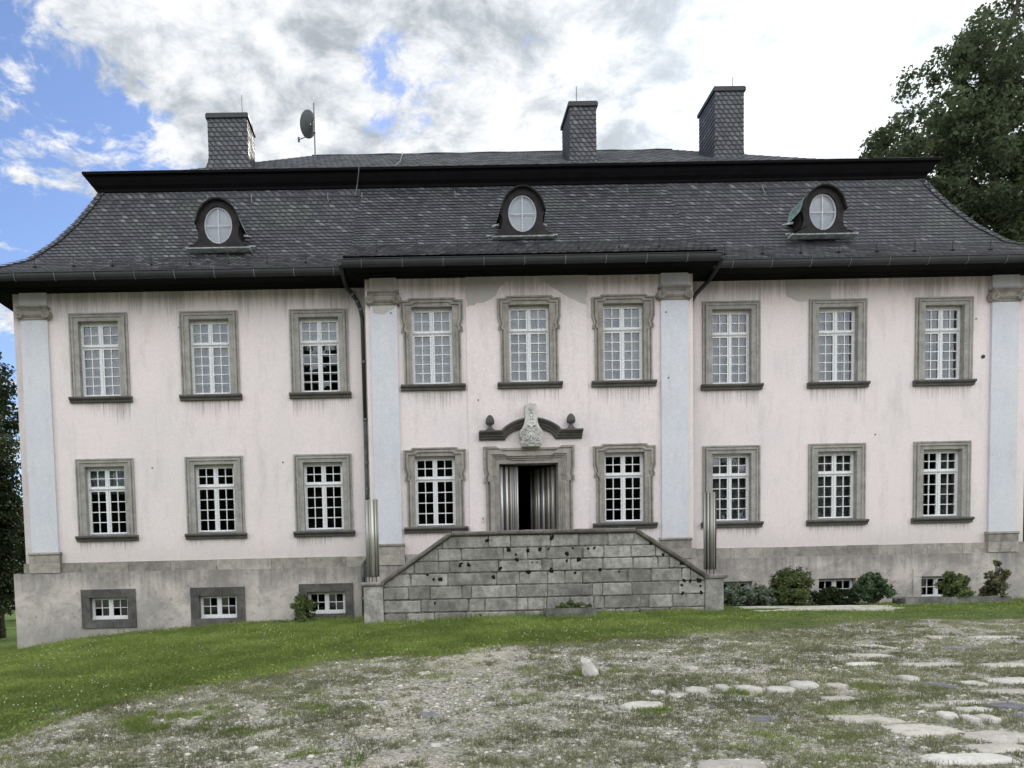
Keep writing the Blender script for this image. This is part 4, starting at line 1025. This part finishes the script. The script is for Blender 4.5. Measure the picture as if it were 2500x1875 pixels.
def bush(name, lobes, n, size, mat, label, seed, per=10, rs=.45, base=None, cat='shrub', stem=.02):
    x = sum(l[0] for l in lobes)/len(lobes); y = sum(l[1] for l in lobes)/len(lobes)
    base = base or (x, y, gz1(x, y)); t = tag(empty(name, base), label, cat)
    lobes = [(a, b, c_, d*1.12) for a, b, c_, d in lobes]; SL = sublobes(lobes, per+8, rs*1.1, seed, .88); V, F, ti = leafcloud(SL, int(n*1.7), size*1.05, seed+1, shell=.6); npmesh('foliage', V, F, M[mat], ti, t)
    b = MB()
    for l in lobes+SL[::5]: b.tube([(base[0], base[1], base[2]), ((base[0]+l[0])/2+.02, (base[1]+l[1])/2, (base[2]+l[2])/2), l[:3]], [stem, stem*.6, stem*.2], 5)
    b.build('stems', M['bark'], t)
bush('low_shrub', [(-15.1, 4, .3, .7), (-14.6, 4, .1, .5)], 2500, .10, 'leaf_dark', 'small dark bush on the grass beyond the left corner', 31)
# right-hand foundation planting
bush('clipped_shrub', [(8.95, -.85, 1.12, .40), (8.82, -.85, 1.40, .32), (9.12, -.85, 1.38, .33), (8.98, -.85, .95, .42), (8.7, -.85, 1.15, .25), (9.2, -.85, 1.1, .25)], 9000, .045, 'leaf_box', 'big rounded olive green shrub against the plinth, tallest of the row', 41, 14, .3)
bush('flowering_shrub', [(7.35, -.95, 1.02, .25), (7.75, -.95, 1.02, .28), (8.15, -.95, 1.05, .28), (7.55, -.95, 1.2, .2), (8.35, -.95, .9, .2), (6.98, -.95, .98, .17)], 5500, .065, 'leaf_grey', 'wide low grey green bush between the right stair pier and the rounded shrub', 43, 12, .35)
bush('trailing_shrub', [(9.6, -.9, .93, .24), (9.95, -.9, .98, .25), (10.3, -.9, .93, .22)], 3500, .05, 'leaf_dark', 'dark low bush under the middle cellar window right of the stairs', 47, 12, .35)
bush('holly_shrub', [(10.85, -.9, 1.25, .30), (10.7, -.9, 1.05, .24), (11.12, -.9, 1.12, .27), (10.9, -.9, 1.45, .14)], 3200, .07, 'leaf_green', 'fresh green bush with upright tips right of the middle cellar window', 53, 12, .32)
bush('potted_conifer', [(12.82, -1.0, 1.18, .28), (12.72, -1.0, 1.42, .15), (13.0, -1.0, 1.32, .17), (12.9, -1.0, 1.02, .3)], 4500, .045, 'leaf_box', 'bushy green conifer in the left half of the long stone trough', 59, 14, .28, (12.85, -1.0, .88))
bush('potted_juniper', [(13.8, -1.0, 1.12, .22), (13.95, -1.0, 1.4, .17), (13.66, -1.0, 1.42, .10), (13.88, -1.0, 1.7, .09), (14.1, -1.0, 1.45, .09), (13.75, -1.0, .98, .27)], 2600, .05, 'leaf_red', 'straggly bronze juniper in the right half of the long stone trough', 61, 12, .3, (13.8, -1.0, .88))
bush('potted_yew', [(-2.80, -1.0, .78, .24), (-2.83, -1.0, 1.02, .24), (-2.80, -1.0, 1.22, .17), (-2.66, -1.0, 1.05, .17)], 5000, .045, 'leaf_box', 'small egg shaped conifer in the trough left of the stairs', 67, 14, .3, (-2.8, -1.0, .56))
bush('heather_clump', [(-3.4, -1.05, .63, .14), (-3.2, -1.05, .62, .13), (-2.35, -1.05, .6, .10)], 1200, .035, 'leaf_grey', 'low grey tuft beside the small conifer in the left trough', 71, 8, .35, (-3.3, -1.05, .55), 'plant', .006)
bush('stonecrop_clump', [(3.0, -2.78, .98, .10), (3.2, -2.78, 1.0, .11), (3.4, -2.78, .99, .11), (3.6, -2.78, .97, .08)], 1800, .028, 'leaf_box', 'yellow green plants growing in the trough at the foot of the stair wall', 73, 8, .35, (3.25, -2.78, .93), 'plant', .005)
# troughs
def trough(x0, x1, y0, y1, z0, z1, label, seed, wob=.02):
    r_ = random.Random(seed); t = tag(empty('stone_trough', ((x0+x1)/2, (y0+y1)/2, z0)), label, 'trough')
    n = 16; rings = []
    for i in range(n+1):
        x = x0+(x1-x0)*i/n; w = lambda: r_.uniform(-wob, wob)
        rings.append([(x, y0+w(), z0-.1), (x, y0-.01+w(), (z0+z1)/2), (x, y0+.01+w(), z1+w()*.6), (x, y0+.07, z1+w()*.4), (x, y0+.08, z1-.07), (x, y1-.08, z1-.07), (x, y1-.07, z1+w()*.4), (x, y1+w(), z1), (x, y1+w(), z0-.1)])
    m_ = MB(); m_.loft(rings, True, True); m_.build('basin', M['trough'], t)
    m_ = MB(); m_.box(x0+.06, x1-.06, y0+.082, y1-.082, z1-.069, z1-.03); m_.build('soil', M['mortar'], t)
trough(11.5, 14.02, -1.25, -.75, .66, .93, 'long low weathered stone trough holding two conifers at the right', 1, .025)
trough(2.66, 3.72, -2.98, -2.58, .74, .94, 'small stone trough against the foot of the stair wall', 2, .012)
trough(-3.6, -2.1, -1.25, -.82, .42, .56, 'low mossy stone trough at the plinth left of the stairs', 3, .02)

# ------------------------------------------------------------------ stones in the yard
def stone(name, x, y, w, d, h, mat, label, seed, cat='stone', rect=False, group=None):
    r_ = random.Random(seed); n = 16; z = gz1(x, y); rings = []
    base = [1+r_.uniform(-.22, .14) for _ in range(n)]; sk = -1; h = h*.62 if h < .15 else h
    for k, (s, zz_) in enumerate(((1.04, -.05), (1.0, h*.12), (.95, h*.5), (.82, h*.8), (.55, h*.96), (.15, h)) if h < .15 else ((1.04, -.05), (1., .05), (.86, .10), (.80, .15), (.62, .185), (.2, .20))):
        ring = []
        for i in range(n):
            a = 2*math.pi*i/n; ca, sa = math.cos(a), math.sin(a)
            if rect: q = 1/max(abs(ca), abs(sa))**.82
            else: q = 1/max(abs(ca), abs(sa))**.25
            ring.append((w/2*ca*q*base[i]*s+(r_.uniform(-.1, .1)*w+.02*k*sk if h > .15 else 0), d/2*sa*q*base[(i+5) % n]*s, zz_+r_.uniform(-.16, .12)*h*(k > 0)))
        rings.append(ring)
    m_ = MB(); m_.loft(rings, True, True, r_.random()); o = m_.build(name, M[mat], None, h < .15)
    o.location = (x, y, z); tag(o, label, cat, group); return o
SG = 'pale stones set in the gravel yard'
ST = [('paving_slab', 6.38,-8.29,.32,.62,.03,'tanstone','small tan slab lying alone upper right in the yard',True),
('kerb_stone', 7.72,-7.70,.42,.30,.03,'tanstone','short pale kerb piece heading the far row at the right',True),
('kerb_stone', 8.45,-7.85,.75,.30,.035,'whitestone','long white kerb piece in the farthest row at the right edge',True),
('kerb_stone', 6.0,-9.93,.80,.26,.03,'tanstone','long pale kerb strip in the second row from the right edge',True),
('kerb_stone', 6.85,-10.12,.60,.26,.03,'tanstone','kerb strip running out of frame beside the second row',True),
('cobble', 5.22,-10.77,.17,.24,.07,'whitestone','single round white cobble between the two kerb rows',False),
('paving_slab', 5.27,-11.2,.22,.42,.02,'greystone','dark grey slate slab beside the flat white stone',False),
('cobble', 5.66,-11.12,.24,.26,.035,'whitestone','flat white stone right of the dark slate slab',False),
('cobble', 2.85,-11.0,.25,.27,.055,'whitestone','leftmost white cobble of the curved row in mid yard',False),
('cobble', 3.14,-10.97,.12,.28,.06,'whitestone','narrow white cobble half hidden by a weed tuft',False),
('cobble', 3.38,-11.04,.25,.33,.06,'tanstone','tan rounded cobble right of the weed tuft in the curved row',False),
('cobble', 3.68,-11.10,.28,.27,.05,'whitestone','low wide white cobble fourth in the curved row',False),
('cobble', 3.97,-11.0,.28,.34,.075,'whitestone','largest bright white cobble ending the curved row',False),
('cobble', 4.27,-11.08,.2,.24,.05,'tanstone','small pale cobble just past the end of the curved row',False),
('paving_slab', 3.78,-12.36,.52,.34,.03,'tanstone','upper of two staggered tan slabs in the right foreground',True),
('paving_slab', 4.02,-12.72,.52,.40,.03,'tanstone','lower of two staggered tan slabs in the right foreground',True),
('paving_slab', 4.93,-11.95,.36,.15,.03,'whitestone','thin white slab behind its twin near the right edge',True),
('paving_slab', 4.62,-12.03,.22,.13,.03,'whitestone','short white slab left of the thin pair',True),
('paving_slab', 4.85,-12.2,.30,.17,.035,'whitestone','thin white slab in front of its twin near the right edge',True),
('cobble', 4.49,-12.38,.13,.20,.06,'whitestone','left of three upright white cobbles below the thin slabs',False),
('cobble', 4.58,-12.52,.10,.22,.07,'whitestone','middle of three upright white cobbles below the thin slabs',False),
('cobble', 4.70,-12.56,.11,.24,.075,'whitestone','right of three upright white cobbles below the thin slabs',False),
('paving_slab', 5.25,-12.1,.36,.30,.02,'greystone','broad bluish grey slab at the right edge of the yard',False),
('paving_slab', 5.10,-12.45,.20,.16,.025,'greystone','small grey slab in front of the broad bluish one',False),
('paving_slab', 4.45,-13.0,.52,.36,.035,'tanstone','large tan slab at the lower right edge of the photo',True),
('paving_slab', 4.22,-13.30,.42,.22,.035,'tanstone','narrow tan slab between the two largest foreground slabs',True),
('paving_slab', 3.80,-13.53,.66,.26,.045,'whitestone','largest white slab in the bottom right corner',True),
('paving_slab', 2.18,-13.50,.52,.26,.03,'tanstone','pale slab cut by the bottom edge of the photo',True),
('field_stone', 2.02,-9.86,.165,.17,.20,'whitestone','upright white rock standing alone in mid yard',False),
('field_stone', 2.12,-11.57,.42,.28,.075,'whitestone','long low curved white stone with grass in front',False),
('field_stone', .05,-11.45,.20,.24,.012,'greystone','flat grey stone sunk in the sandy track',False),
('field_stone', -1.44,-12.48,.10,.14,.04,'whitestone','white stone lying in the left gravel near the bottom',False),
('field_stone', .03,-9.05,.18,.2,.025,'tanstone','flat tan stone far back on the sandy track',False),
('field_stone', 1.78,-11.12,.2,.16,.025,'whitestone','flat pale stone left of the curved row, behind the long one',False),
('field_stone', .1,-12.7,.1,.1,.03,'whitestone','small pale stone on the sandy patch at bottom centre',False),
('paving_slab', 5.75,-9.2,.55,.34,.03,'tanstone','tan slab between the lone upper slab and the second kerb row',True),
('paving_slab', 6.15,-11.05,.5,.3,.03,'whitestone','pale slab at the right edge behind the dark slate slab',True),
('paving_slab', 5.62,-11.62,.48,.24,.03,'tanstone','tan slab at the right edge between slate slab and bluish slab',True),
('paving_slab', 4.0,-11.62,.34,.2,.025,'tanstone','half buried tan slab just below the curved cobble row',True),
('paving_slab', 3.0,-12.2,.26,.2,.02,'greystone','sunken grey slab left of the staggered tan slabs',False),
('kerb_stone', 7.3,-8.75,.5,.22,.03,'greystone','grey kerb piece between the two far rows at the right edge',True),
('kerb_stone', 5.3,-9.86,.42,.22,.03,'whitestone','whitish kerb piece starting the second row on its left',True),
('cobble', 2.45,-10.98,.16,.18,.035,'whitestone','small white cobble left of the curved row',False),
('cobble', 2.62,-11.12,.2,.14,.03,'whitestone','low white cobble in front of the curved row on its left end',False),
('field_stone', -.45,-10.6,.16,.12,.025,'greystone','flat grey stone at the left side of the sandy track',False),
('cobble', 3.27,-9.69,.19,.25,.03,'tanstone','flat tan cobble alone right of the upright rock',False)]
for i, s in enumerate(ST): stone(s[0], s[1], s[2], s[3], s[4], s[5], s[6], s[7], 100+i, {'cobble': 'cobble', 'kerb_stone': 'kerb stone', 'paving_slab': 'slab', 'field_stone': 'stone'}[s[0]], s[8], {'cobble': 'cobbles in the yard', 'kerb_stone': 'kerb pieces in the yard', 'paving_slab': 'slabs in the yard', 'field_stone': 'loose stones in the yard'}[s[0]])
# flat flagstone path at the foot of the right wing
mb = MB(); r_ = random.Random(6); x = 7.3
while x < 10.5:
    w = r_.uniform(.5, .95); y0 = -2.9+r_.uniform(-.1, .1)+(.5 if x > 9.7 else 0)
    for ya, yb in ((-1.95, -1.35), (y0, -1.98)):
        z = gz1(x, ya)+.015; mb.box(x+.01, x+w-.01, ya, yb-.01, z-.08, z+r_.uniform(.0, .02))
    x += w
o = mb.build('flagstone_path', M['tanstone']); tag(o, 'flat worn flagstone strip before the right hand shrubs', None, None, 'structure')

# loose gravel and pebbles
def visible(x, y): return ((x < 6.5+(y+9.5)*.9+6) & (x > -14))
def pebbles():
    n = 60000; r = np.random.default_rng(5); x = r.uniform(-5, 13, n*3); y = r.uniform(-14.4, -4.5, n*3)
    cam = np.hypot(x-1, y+18.6); keep = (lawn(x, y) < .1) & (r.random(n*3) < np.clip(1.5-cam/13, .12, 1)); sandy = vnoise(x, y, 1.1); keep &= r.random(n*3) < .25+sandy
    x, y = x[keep][:n], y[keep][:n]; n = len(x); z = gz(x, y)
    s = .0045+.012*r.random(n)**3+.012*(r.random(n) < .018)
    ph = np.linspace(0, 2*math.pi, 7)[:-1]
    V = []; 
    for k, (rr_, hh) in enumerate(((1.0, -.2), (.95, .35), (.45, .75))):
        rad = rr_*(1+r.uniform(-.25, .25, (n, 6))); a = ph[None, :]+r.uniform(0, 6, n)[:, None]*0
        V.append(np.stack([x[:, None]+s[:, None]*rad*np.cos(a)*1.35, y[:, None]+s[:, None]*rad*np.sin(a), z[:, None]+s[:, None]*(hh+0*rad)], 2))
    V = np.stack(V, 1); F = []
    for k in range(2):
        for i in range(6): j = (i+1) % 6; F.append([k*6+i, k*6+j, k*6+6+j, k*6+6+i])
    F.append([12, 13, 14, 15]); F.append([12, 15, 16, 17])
    F = np.array(F)[None]+18*np.arange(n)[:, None, None]; ti = np.repeat(r.random(n), 14)
    m, g, out = newmat('mixed_gravel'); t = g.attr('tint')
    c = g.mix(g.ss(t, .0, .62), (.16, .147, .13), (.50, .465, .40)); c = g.mix(g.m('GREATER_THAN', t, .90), c, (.74, .70, .62))
    finish(g, out, c, .9, g.noise(g.pos(), 80, 3), .3, .004, spec=.2)
    o = npmesh('gravel', V.reshape(-1, 3), F.reshape(-1, 4), m, ti); tag(o, 'loose grey and white pebbles scattered over the yard', None, None, 'stuff')
pebbles()

def blades(name, x, y, h, w, lean, mat, label, seed, zoff=0.):
    r = np.random.default_rng(seed); n = len(x); z = gz(x, y)-.005+zoff; a = r.uniform(0, 2*math.pi, n); la = r.uniform(0, 2*math.pi, n)
    ln = lean*r.random(n)*h; dx, dy = np.cos(a)*w/2, np.sin(a)*w/2
    mx, my = x+np.cos(la)*ln*.35, y+np.sin(la)*ln*.35; tx, ty = x+np.cos(la)*ln, y+np.sin(la)*ln
    V = np.stack([np.stack([x-dx, y-dy, z], 1), np.stack([x+dx, y+dy, z], 1), np.stack([mx+dx*.8, my+dy*.8, z+h*.6], 1), np.stack([mx-dx*.8, my-dy*.8, z+h*.6], 1), np.stack([tx, ty, z+h*(1-.25*lean*r.random(n))], 1)], 1)
    q = 5*np.arange(n)[:, None]; F = np.concatenate([np.concatenate([q+0, q+1, q+2], 1), np.concatenate([q+0, q+2, q+3], 1), np.concatenate([q+3, q+2, q+4], 1)])
    t = r.random(n)*.5+.25*vnoise(x, y, .6)+.3*vnoise(x+5, y+11, 1.7); o = npmesh(name, V.reshape(-1, 3), F, M[mat], np.tile(t, 3)); tag(o, label, None, None, 'stuff'); return o
def lawn_pts(n, seed):
    r = np.random.default_rng(seed); x = r.uniform(-16, 15.5, n*4); y = r.uniform(-14.5, 3, n*4)
    L = lawn(x, y)+(vnoise(x, y, .5)-.5)*.9+(vnoise(x+3, y, .17)-.5)*.35
    cam = np.hypot(x-.5, y+18.6)
    L = L+.55*r.random(n*4)**3
    k = (L > 0) & (r.random(n*4) < np.clip((11/cam)**1.6, 0, 1)) & (np.abs(x+1) < cam*.85+1)
    k &= ~((x > PX0-.02) & (x < PX1) & (y > -.13)); k &= ~((x > -1.3) & (x < 6.75) & (y > -2.32)); k &= ~((x > RL-.2) & (x < RR+.2) & (y > -.7))
    k &= ~((x > 7.25) & (x < 10.5) & (y > -2.85))
    # the strip on the right is thin and olive
    k &= (x < 6.2) | (r.random(n*4) < .55); k &= ~((x > 9.0) & (y < -4.0+.0*x) & (r.random(n*4) < .5))
    return x[k][:n], y[k][:n], L[k][:n], r
x, y, L, r = lawn_pts(360000, 77)
w_ = (x > 4.2+r.normal(0, .8, len(x))) & (L < 1.7+.5*r.random(len(x))) & (r.random(len(x)) < .85)
xw, yw = x[w_], y[w_]; kk = r.random(len(xw)) < .6; xw, yw = xw[kk], yw[kk]
blades('worn_grass', xw, yw, .015+.03*r.random(len(xw)), .008, 1.3, 'weed', 'worn olive grass where the lawn thins out on the right', 79)
x, y, L = x[~w_], y[~w_], L[~w_]; n = len(x)
tall = vnoise(x+20, y, .8); h = (.028+.045*r.random(n)+.05*tall*r.random(n))*np.clip(.45+L*.9, .35, 1.1)*np.where(x > 6.2, .6, 1.)
h = h*(1+1.1*r.random(n)*np.exp(-np.clip(np.where((x > -1.4) & (x < 6.8), -2.3-y, -.13-y), 0, 5)/.22))*np.where(vnoise(x+31, y+7, .35) > .72, 1.5, 1.)
blades('lawn_grass', x, y, h, .0075+.004*r.random(n), 1.1, 'grass', 'green lawn sloping along the foot of the manor', 78)
# broad clover leaves and flowers
k = r.random(n) < .10; xx, yy = x[k], y[k]; nn = len(xx); s = .010+.012*r.random(nn); zz2 = gz(xx, yy)+.03+.03*r.random(nn); a = r.uniform(0, 6.28, nn); t1, t2 = r.normal(0, .35, nn), r.normal(0, .35, nn)
V = np.stack([np.stack([xx+s*np.cos(a+q), yy+s*np.sin(a+q), zz2+s*(np.cos(a+q)*t1+np.sin(a+q)*t2)], 1) for q in (0, 1.57, 3.14, 4.71)], 1).reshape(-1, 3)
o = npmesh('clover_leaves', V, np.arange(4*nn).reshape(nn, 4), M['grass'], r.uniform(.5, 1, nn)); tag(o, 'small round clover leaves among the lawn grass', None, None, 'stuff')
k = (r.random(n) < .005) & (vnoise(x, y, 1.2) > .55); xx, yy = x[k], y[k]; nn = len(xx); zz2 = gz(xx, yy)+.06+.03*r.random(nn); V = []; F = []
for s_, dz in ((.0, .011), (.010, 0.), (.0, -.009)): V.append(np.stack([np.stack([xx+s_*np.cos(q), yy+s_*np.sin(q), zz2+dz], 1) for q in np.linspace(0, 6.283, 6)[:-1]], 1))
V = np.stack(V, 1).reshape(-1, 3)
for a_ in range(2):
    for i in range(5): F.append([a_*5+i, a_*5+(i+1) % 5, a_*5+5+(i+1) % 5, a_*5+5+i])
o = npmesh('clover_flowers', V, (np.array(F)[None]+15*np.arange(nn)[:, None, None]).reshape(-1, 4), M['clover']); tag(o, 'tiny white clover flowers dotted over the lawn', None, None, 'stuff')
# weeds in the gravel
def tufts(n, seed):
    r = np.random.default_rng(seed); x = r.uniform(-5.5, 14, n*5); y = r.uniform(-14.6, -4.6, n*5); cam = np.hypot(x-1, y+18.6)
    d = vnoise(x, y, .9)*.32+vnoise(x+7, y+3, .21)*.68
    sandtrack = np.exp(-((x-(.1+(y+13)*.12))/.75)**2)*.35
    k = (lawn(x, y) < .25) & (r.random(n*5) < np.clip((d-.24-sandtrack*.8)*2.6, 0, 1)) & (r.random(n*5) < np.clip((11/cam)**1.1, 0, 1)); x, y, d = x[k][:n], y[k][:n], d[k][:n]
    m = 11; sp = .012+.035*r.random(len(x)); X = (x[:, None]+sp[:, None]*r.normal(size=(len(x), m))).ravel(); Y = (y[:, None]+sp[:, None]*r.normal(size=(len(x), m))).ravel()
    hh = np.repeat((.018+.055*r.random(len(x))**2), m)*r.uniform(.5, 1.2, len(X))
    for q in ST:
        ok = ((X-q[1])/(q[3]*.55))**2+((Y-q[2])/(q[4]*.6))**2 > 1; X, Y, hh = X[ok], Y[ok], hh[ok]
    return X, Y, hh
X_, Y_, H_ = tufts(42000, 81); blades('yard_weeds', X_, Y_, H_, .006, 1.6, 'weed', 'sparse weed tufts growing through the gravel', 82)
r = np.random.default_rng(90); X_, Y_, H_ = [], [], []
for (cx_, cy_, rx, ry, n_, hh) in [(-2.95,-11.2,.32,.5,2600,.09),(-2.3,-10.8,.25,.25,900,.08),(-1.95,-11.55,.25,.2,800,.07),(-3.1,-12.4,.3,.3,700,.06),(-1.5,-9.9,.35,.4,1300,.045),(-1.25,-11.0,.45,.5,2600,.045),(.1,-9.2,.4,.3,500,.05),(2.15,-11.75,.3,.16,1000,.06),(3.2,-11.25,.12,.14,500,.07),(4.75,-11.2,.5,.35,2600,.04),(4.6,-11.75,.5,.3,1500,.05),(3.9,-11.9,.6,.3,1400,.05),(-.55,-13.1,.12,.2,300,.07),(1.1,-10.9,.2,.3,400,.06),(-.95,-12.7,.25,.12,500,.06),(3.0,-13.1,.5,.4,1500,.045),(1.9,-9.75,.25,.15,500,.08),(2.3,-9.75,.2,.15,400,.07),(5.4,-9.9,.6,.3,1200,.035),(2.9,-12.9,.4,.5,1200,.04)]:
    n_ = int(n_*.55); sx0 = r.normal(size=(9, 2)); q_ = r.integers(0, 9, n_); X_.append(cx_+rx*(sx0[q_, 0]*.6+r.normal(size=n_)*.16)); Y_.append(cy_+ry*(sx0[q_, 1]*.6+r.normal(size=n_)*.16)); H_.append(hh*r.uniform(.35, 1.1, n_))
blades('grass_patches', np.concatenate(X_), np.concatenate(Y_), np.concatenate(H_), .006, 1.2, 'grass', 'green grass patches spreading into the gravel', 91)
# dry stems along the plinth and the stair foot
X_ = np.concatenate([r.uniform(-9.9, -4.6, 260), r.uniform(-9, -6.5, 160), r.uniform(-1.2, 6.6, 260)]); Y_ = np.concatenate([r.uniform(-.32, -.15, 420), r.uniform(-2.5, -2.36, 260)]); H_ = np.concatenate([r.uniform(.06, .32, 420)*r.random(420), r.uniform(.04, .16, 260)])
blades('dry_stems', X_, Y_, H_+.03, .006, .5, 'dryweed', 'thin dry stems standing along the plinth', 93)

# distant wood: behind the manor and on the far side of the yard
def wood():
    L = []; r = random.Random(3)
    for i in range(34): x = -62+i*3.8; h = 16.5+1.6*math.sin(i*.9)+r.uniform(-1.2, 1.2)+(9 if -13 < -62+i*3.8 < -8 else 0); L += [(x, -64+r.uniform(-4, 4), h*.35, h*.42), (x+1, -64+r.uniform(-4, 4), h*.72, h*.30)]
    for x, y, h in [(-30+q*2.6, 38+r.uniform(-3, 3), 7+r.uniform(-1, 2)) for q in range(7)] + [(32+q*3, 22+q*2, 11+r.uniform(-1, 2)) for q in range(5)] + [(19.5+q*2.2, 26, 7) for q in range(3)]: L += [(x, y, h*.3, h*.4), (x, y, h*.7, h*.32)]
    SL = sublobes([(a, b, c_, d) for a, b, c_, d in L], 8, .5, 5); V, F, t = leafcloud(SL, 110000, 1.3, 6)
    o = npmesh('distant_wood', V, F, M['leaf_dark'], t); tag(o, 'dark wood closing the view beyond the grounds', None, None, 'stuff')
wood()

# ------------------------------------------------------------------ sky and light
SUN_AZ = math.atan2(1005, 1800)      # clockwise from +Y
SUN_EL = R(27)
sdir = Vector((math.sin(SUN_AZ)*math.cos(SUN_EL), math.cos(SUN_AZ)*math.cos(SUN_EL), math.sin(SUN_EL)))
w = bpy.data.worlds.new('World'); scene.world = w; w.use_nodes = True; w.node_tree.nodes.clear(); g = G(w.node_tree)
out = g.n.new('ShaderNodeOutputWorld'); bg = g.n.new('ShaderNodeBackground'); g.l.new(bg.outputs[0], out.inputs[0])
sky = g.n.new('ShaderNodeTexSky'); sky.sky_type = 'NISHITA'; sky.sun_disc = False; sky.sun_elevation = SUN_EL; sky.sun_rotation = SUN_AZ; sky.altitude = 400; sky.air_density = 1.; sky.dust_density = .6; sky.ozone_density = 2.
D = g.node('ShaderNodeTexCoord').outputs['Generated']
x, y, z = g.sep(D)
zc2 = g.m('ADD', g.m('MAXIMUM', z, 0.), .16)
pl = g.comb(g.m('DIVIDE', x, zc2), g.m('DIVIDE', y, zc2), 0.)      # cloud layer overhead
big = g.noise(pl, .95, 3, .5, .3); med = g.noise(pl, 4.6, 8, .60, .5); fine = g.noise(pl, 15., 8, .66, .5)
# a clear gap in the west: side of a great circle
d1 = Vector((-1045, 1800, 1470)).normalized(); d2 = Vector((-560, 1800, 1030)).normalized(); nrm = d1.cross(d2).normalized()
if nrm.dot(Vector((-1, 1.8, .6))) < 0: nrm = -nrm
side = g.vm('DOT_PRODUCT', D, tuple(nrm))
gap = g.m('MULTIPLY', g.ss(side, -.075, .03), g.ss(y, -.3, .2))
sd = g.vm('DOT_PRODUCT', D, tuple(sdir))
cov = g.m('ADD', g.m('MULTIPLY', med, .75), g.m('ADD', g.m('MULTIPLY', big, .25), g.m('MULTIPLY', fine, .34)))
cov = g.m('ADD', cov, g.m('MULTIPLY', gap, -.15))
cov = g.m('ADD', cov, g.m('MULTIPLY', g.ss(sd, .93, 1.), .08))
dp = Vector((180, 1800, 1330)).normalized(); cov = g.m('ADD', cov, g.m('MULTIPLY', g.ss(g.vm('DOT_PRODUCT', D, tuple(dp)), .97, 1.), -.10))
cov = g.m('ADD', cov, g.m('MULTIPLY', g.m('SUBTRACT', 1., gap), .125))
cl_ = g.ss(cov, .53, .64)
shade = g.noise(g.vm('ADD', pl, (3.1, 1.7, 0.)), 8.5, 8, .62, .3)
bright = g.m('ADD', g.m('MULTIPLY', g.ss(g.m('ADD', g.m('MULTIPLY', shade, .75), g.m('MULTIPLY', fine, .25)), .34, .60), 4.0), 4.3)
bright = g.m('ADD', bright, g.m('MULTIPLY', g.m('POWER', g.m('MAXIMUM', sd, 0.), 45.), 4.5))
bright = g.m('ADD', bright, g.m('MULTIPLY', g.ss(y, .1, -.8), 12.))      # extra cloud brightness added behind the camera to light the shaded facade
shd = g.ss(g.m('ADD', g.m('MULTIPLY', shade, .75), g.m('MULTIPLY', fine, .25)), .38, .60)
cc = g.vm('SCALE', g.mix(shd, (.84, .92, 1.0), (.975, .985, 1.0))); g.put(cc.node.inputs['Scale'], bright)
skyc = g.mix(1., sky.outputs[0], (.86, .86, .98), 'MULTIPLY')
sk = g.vm('SCALE', skyc); SKS = sk.node.inputs['Scale']; SKS.default_value = 1.6
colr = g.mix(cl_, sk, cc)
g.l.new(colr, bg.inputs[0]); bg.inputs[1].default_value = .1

sl_ = bpy.data.lights.new('sun', 'SUN'); sl_.energy = 2.2; sl_.angle = R(2.5); sl_.color = (1, .95, .87)
so = bpy.data.objects.new('sun', sl_); col.objects.link(so); so.rotation_euler = sdir.to_track_quat('Z', 'Y').to_euler(); so.location = (30, 50, 40)

# ------------------------------------------------------------------ camera
cam = bpy.data.cameras.new('camera'); co = bpy.data.objects.new('camera', cam); col.objects.link(co)
Rt = Vector((0.9996873611813948, -0.010896289245532535, -0.022504461221210997)); Dn = Vector((-0.023054897360548592, -0.053344907221899655, -0.9983099681868258)); Fw = Vector((0.0096773757741377, 0.9985166957813798, -0.05357944236329381))
co.matrix_world = Matrix(((Rt.x, -Dn.x, -Fw.x, 0), (Rt.y, -Dn.y, -Fw.y, -18.6), (Rt.z, -Dn.z, -Fw.z, 1.6), (0, 0, 0, 1)))
cam.sensor_width = 36; cam.lens = 36*1800/2500; cam.shift_x = (1250-1045.28)/2500; cam.shift_y = (1513.62-937.5)/2500
cam.clip_start = .1; cam.clip_end = 2000
scene.camera = co
scene.view_settings.view_transform = 'Standard'; scene.view_settings.look = 'None'; scene.view_settings.exposure = .32; scene.view_settings.gamma = 1
scene.cycles.transparent_max_bounces = 12; scene.cycles.max_bounces = 8
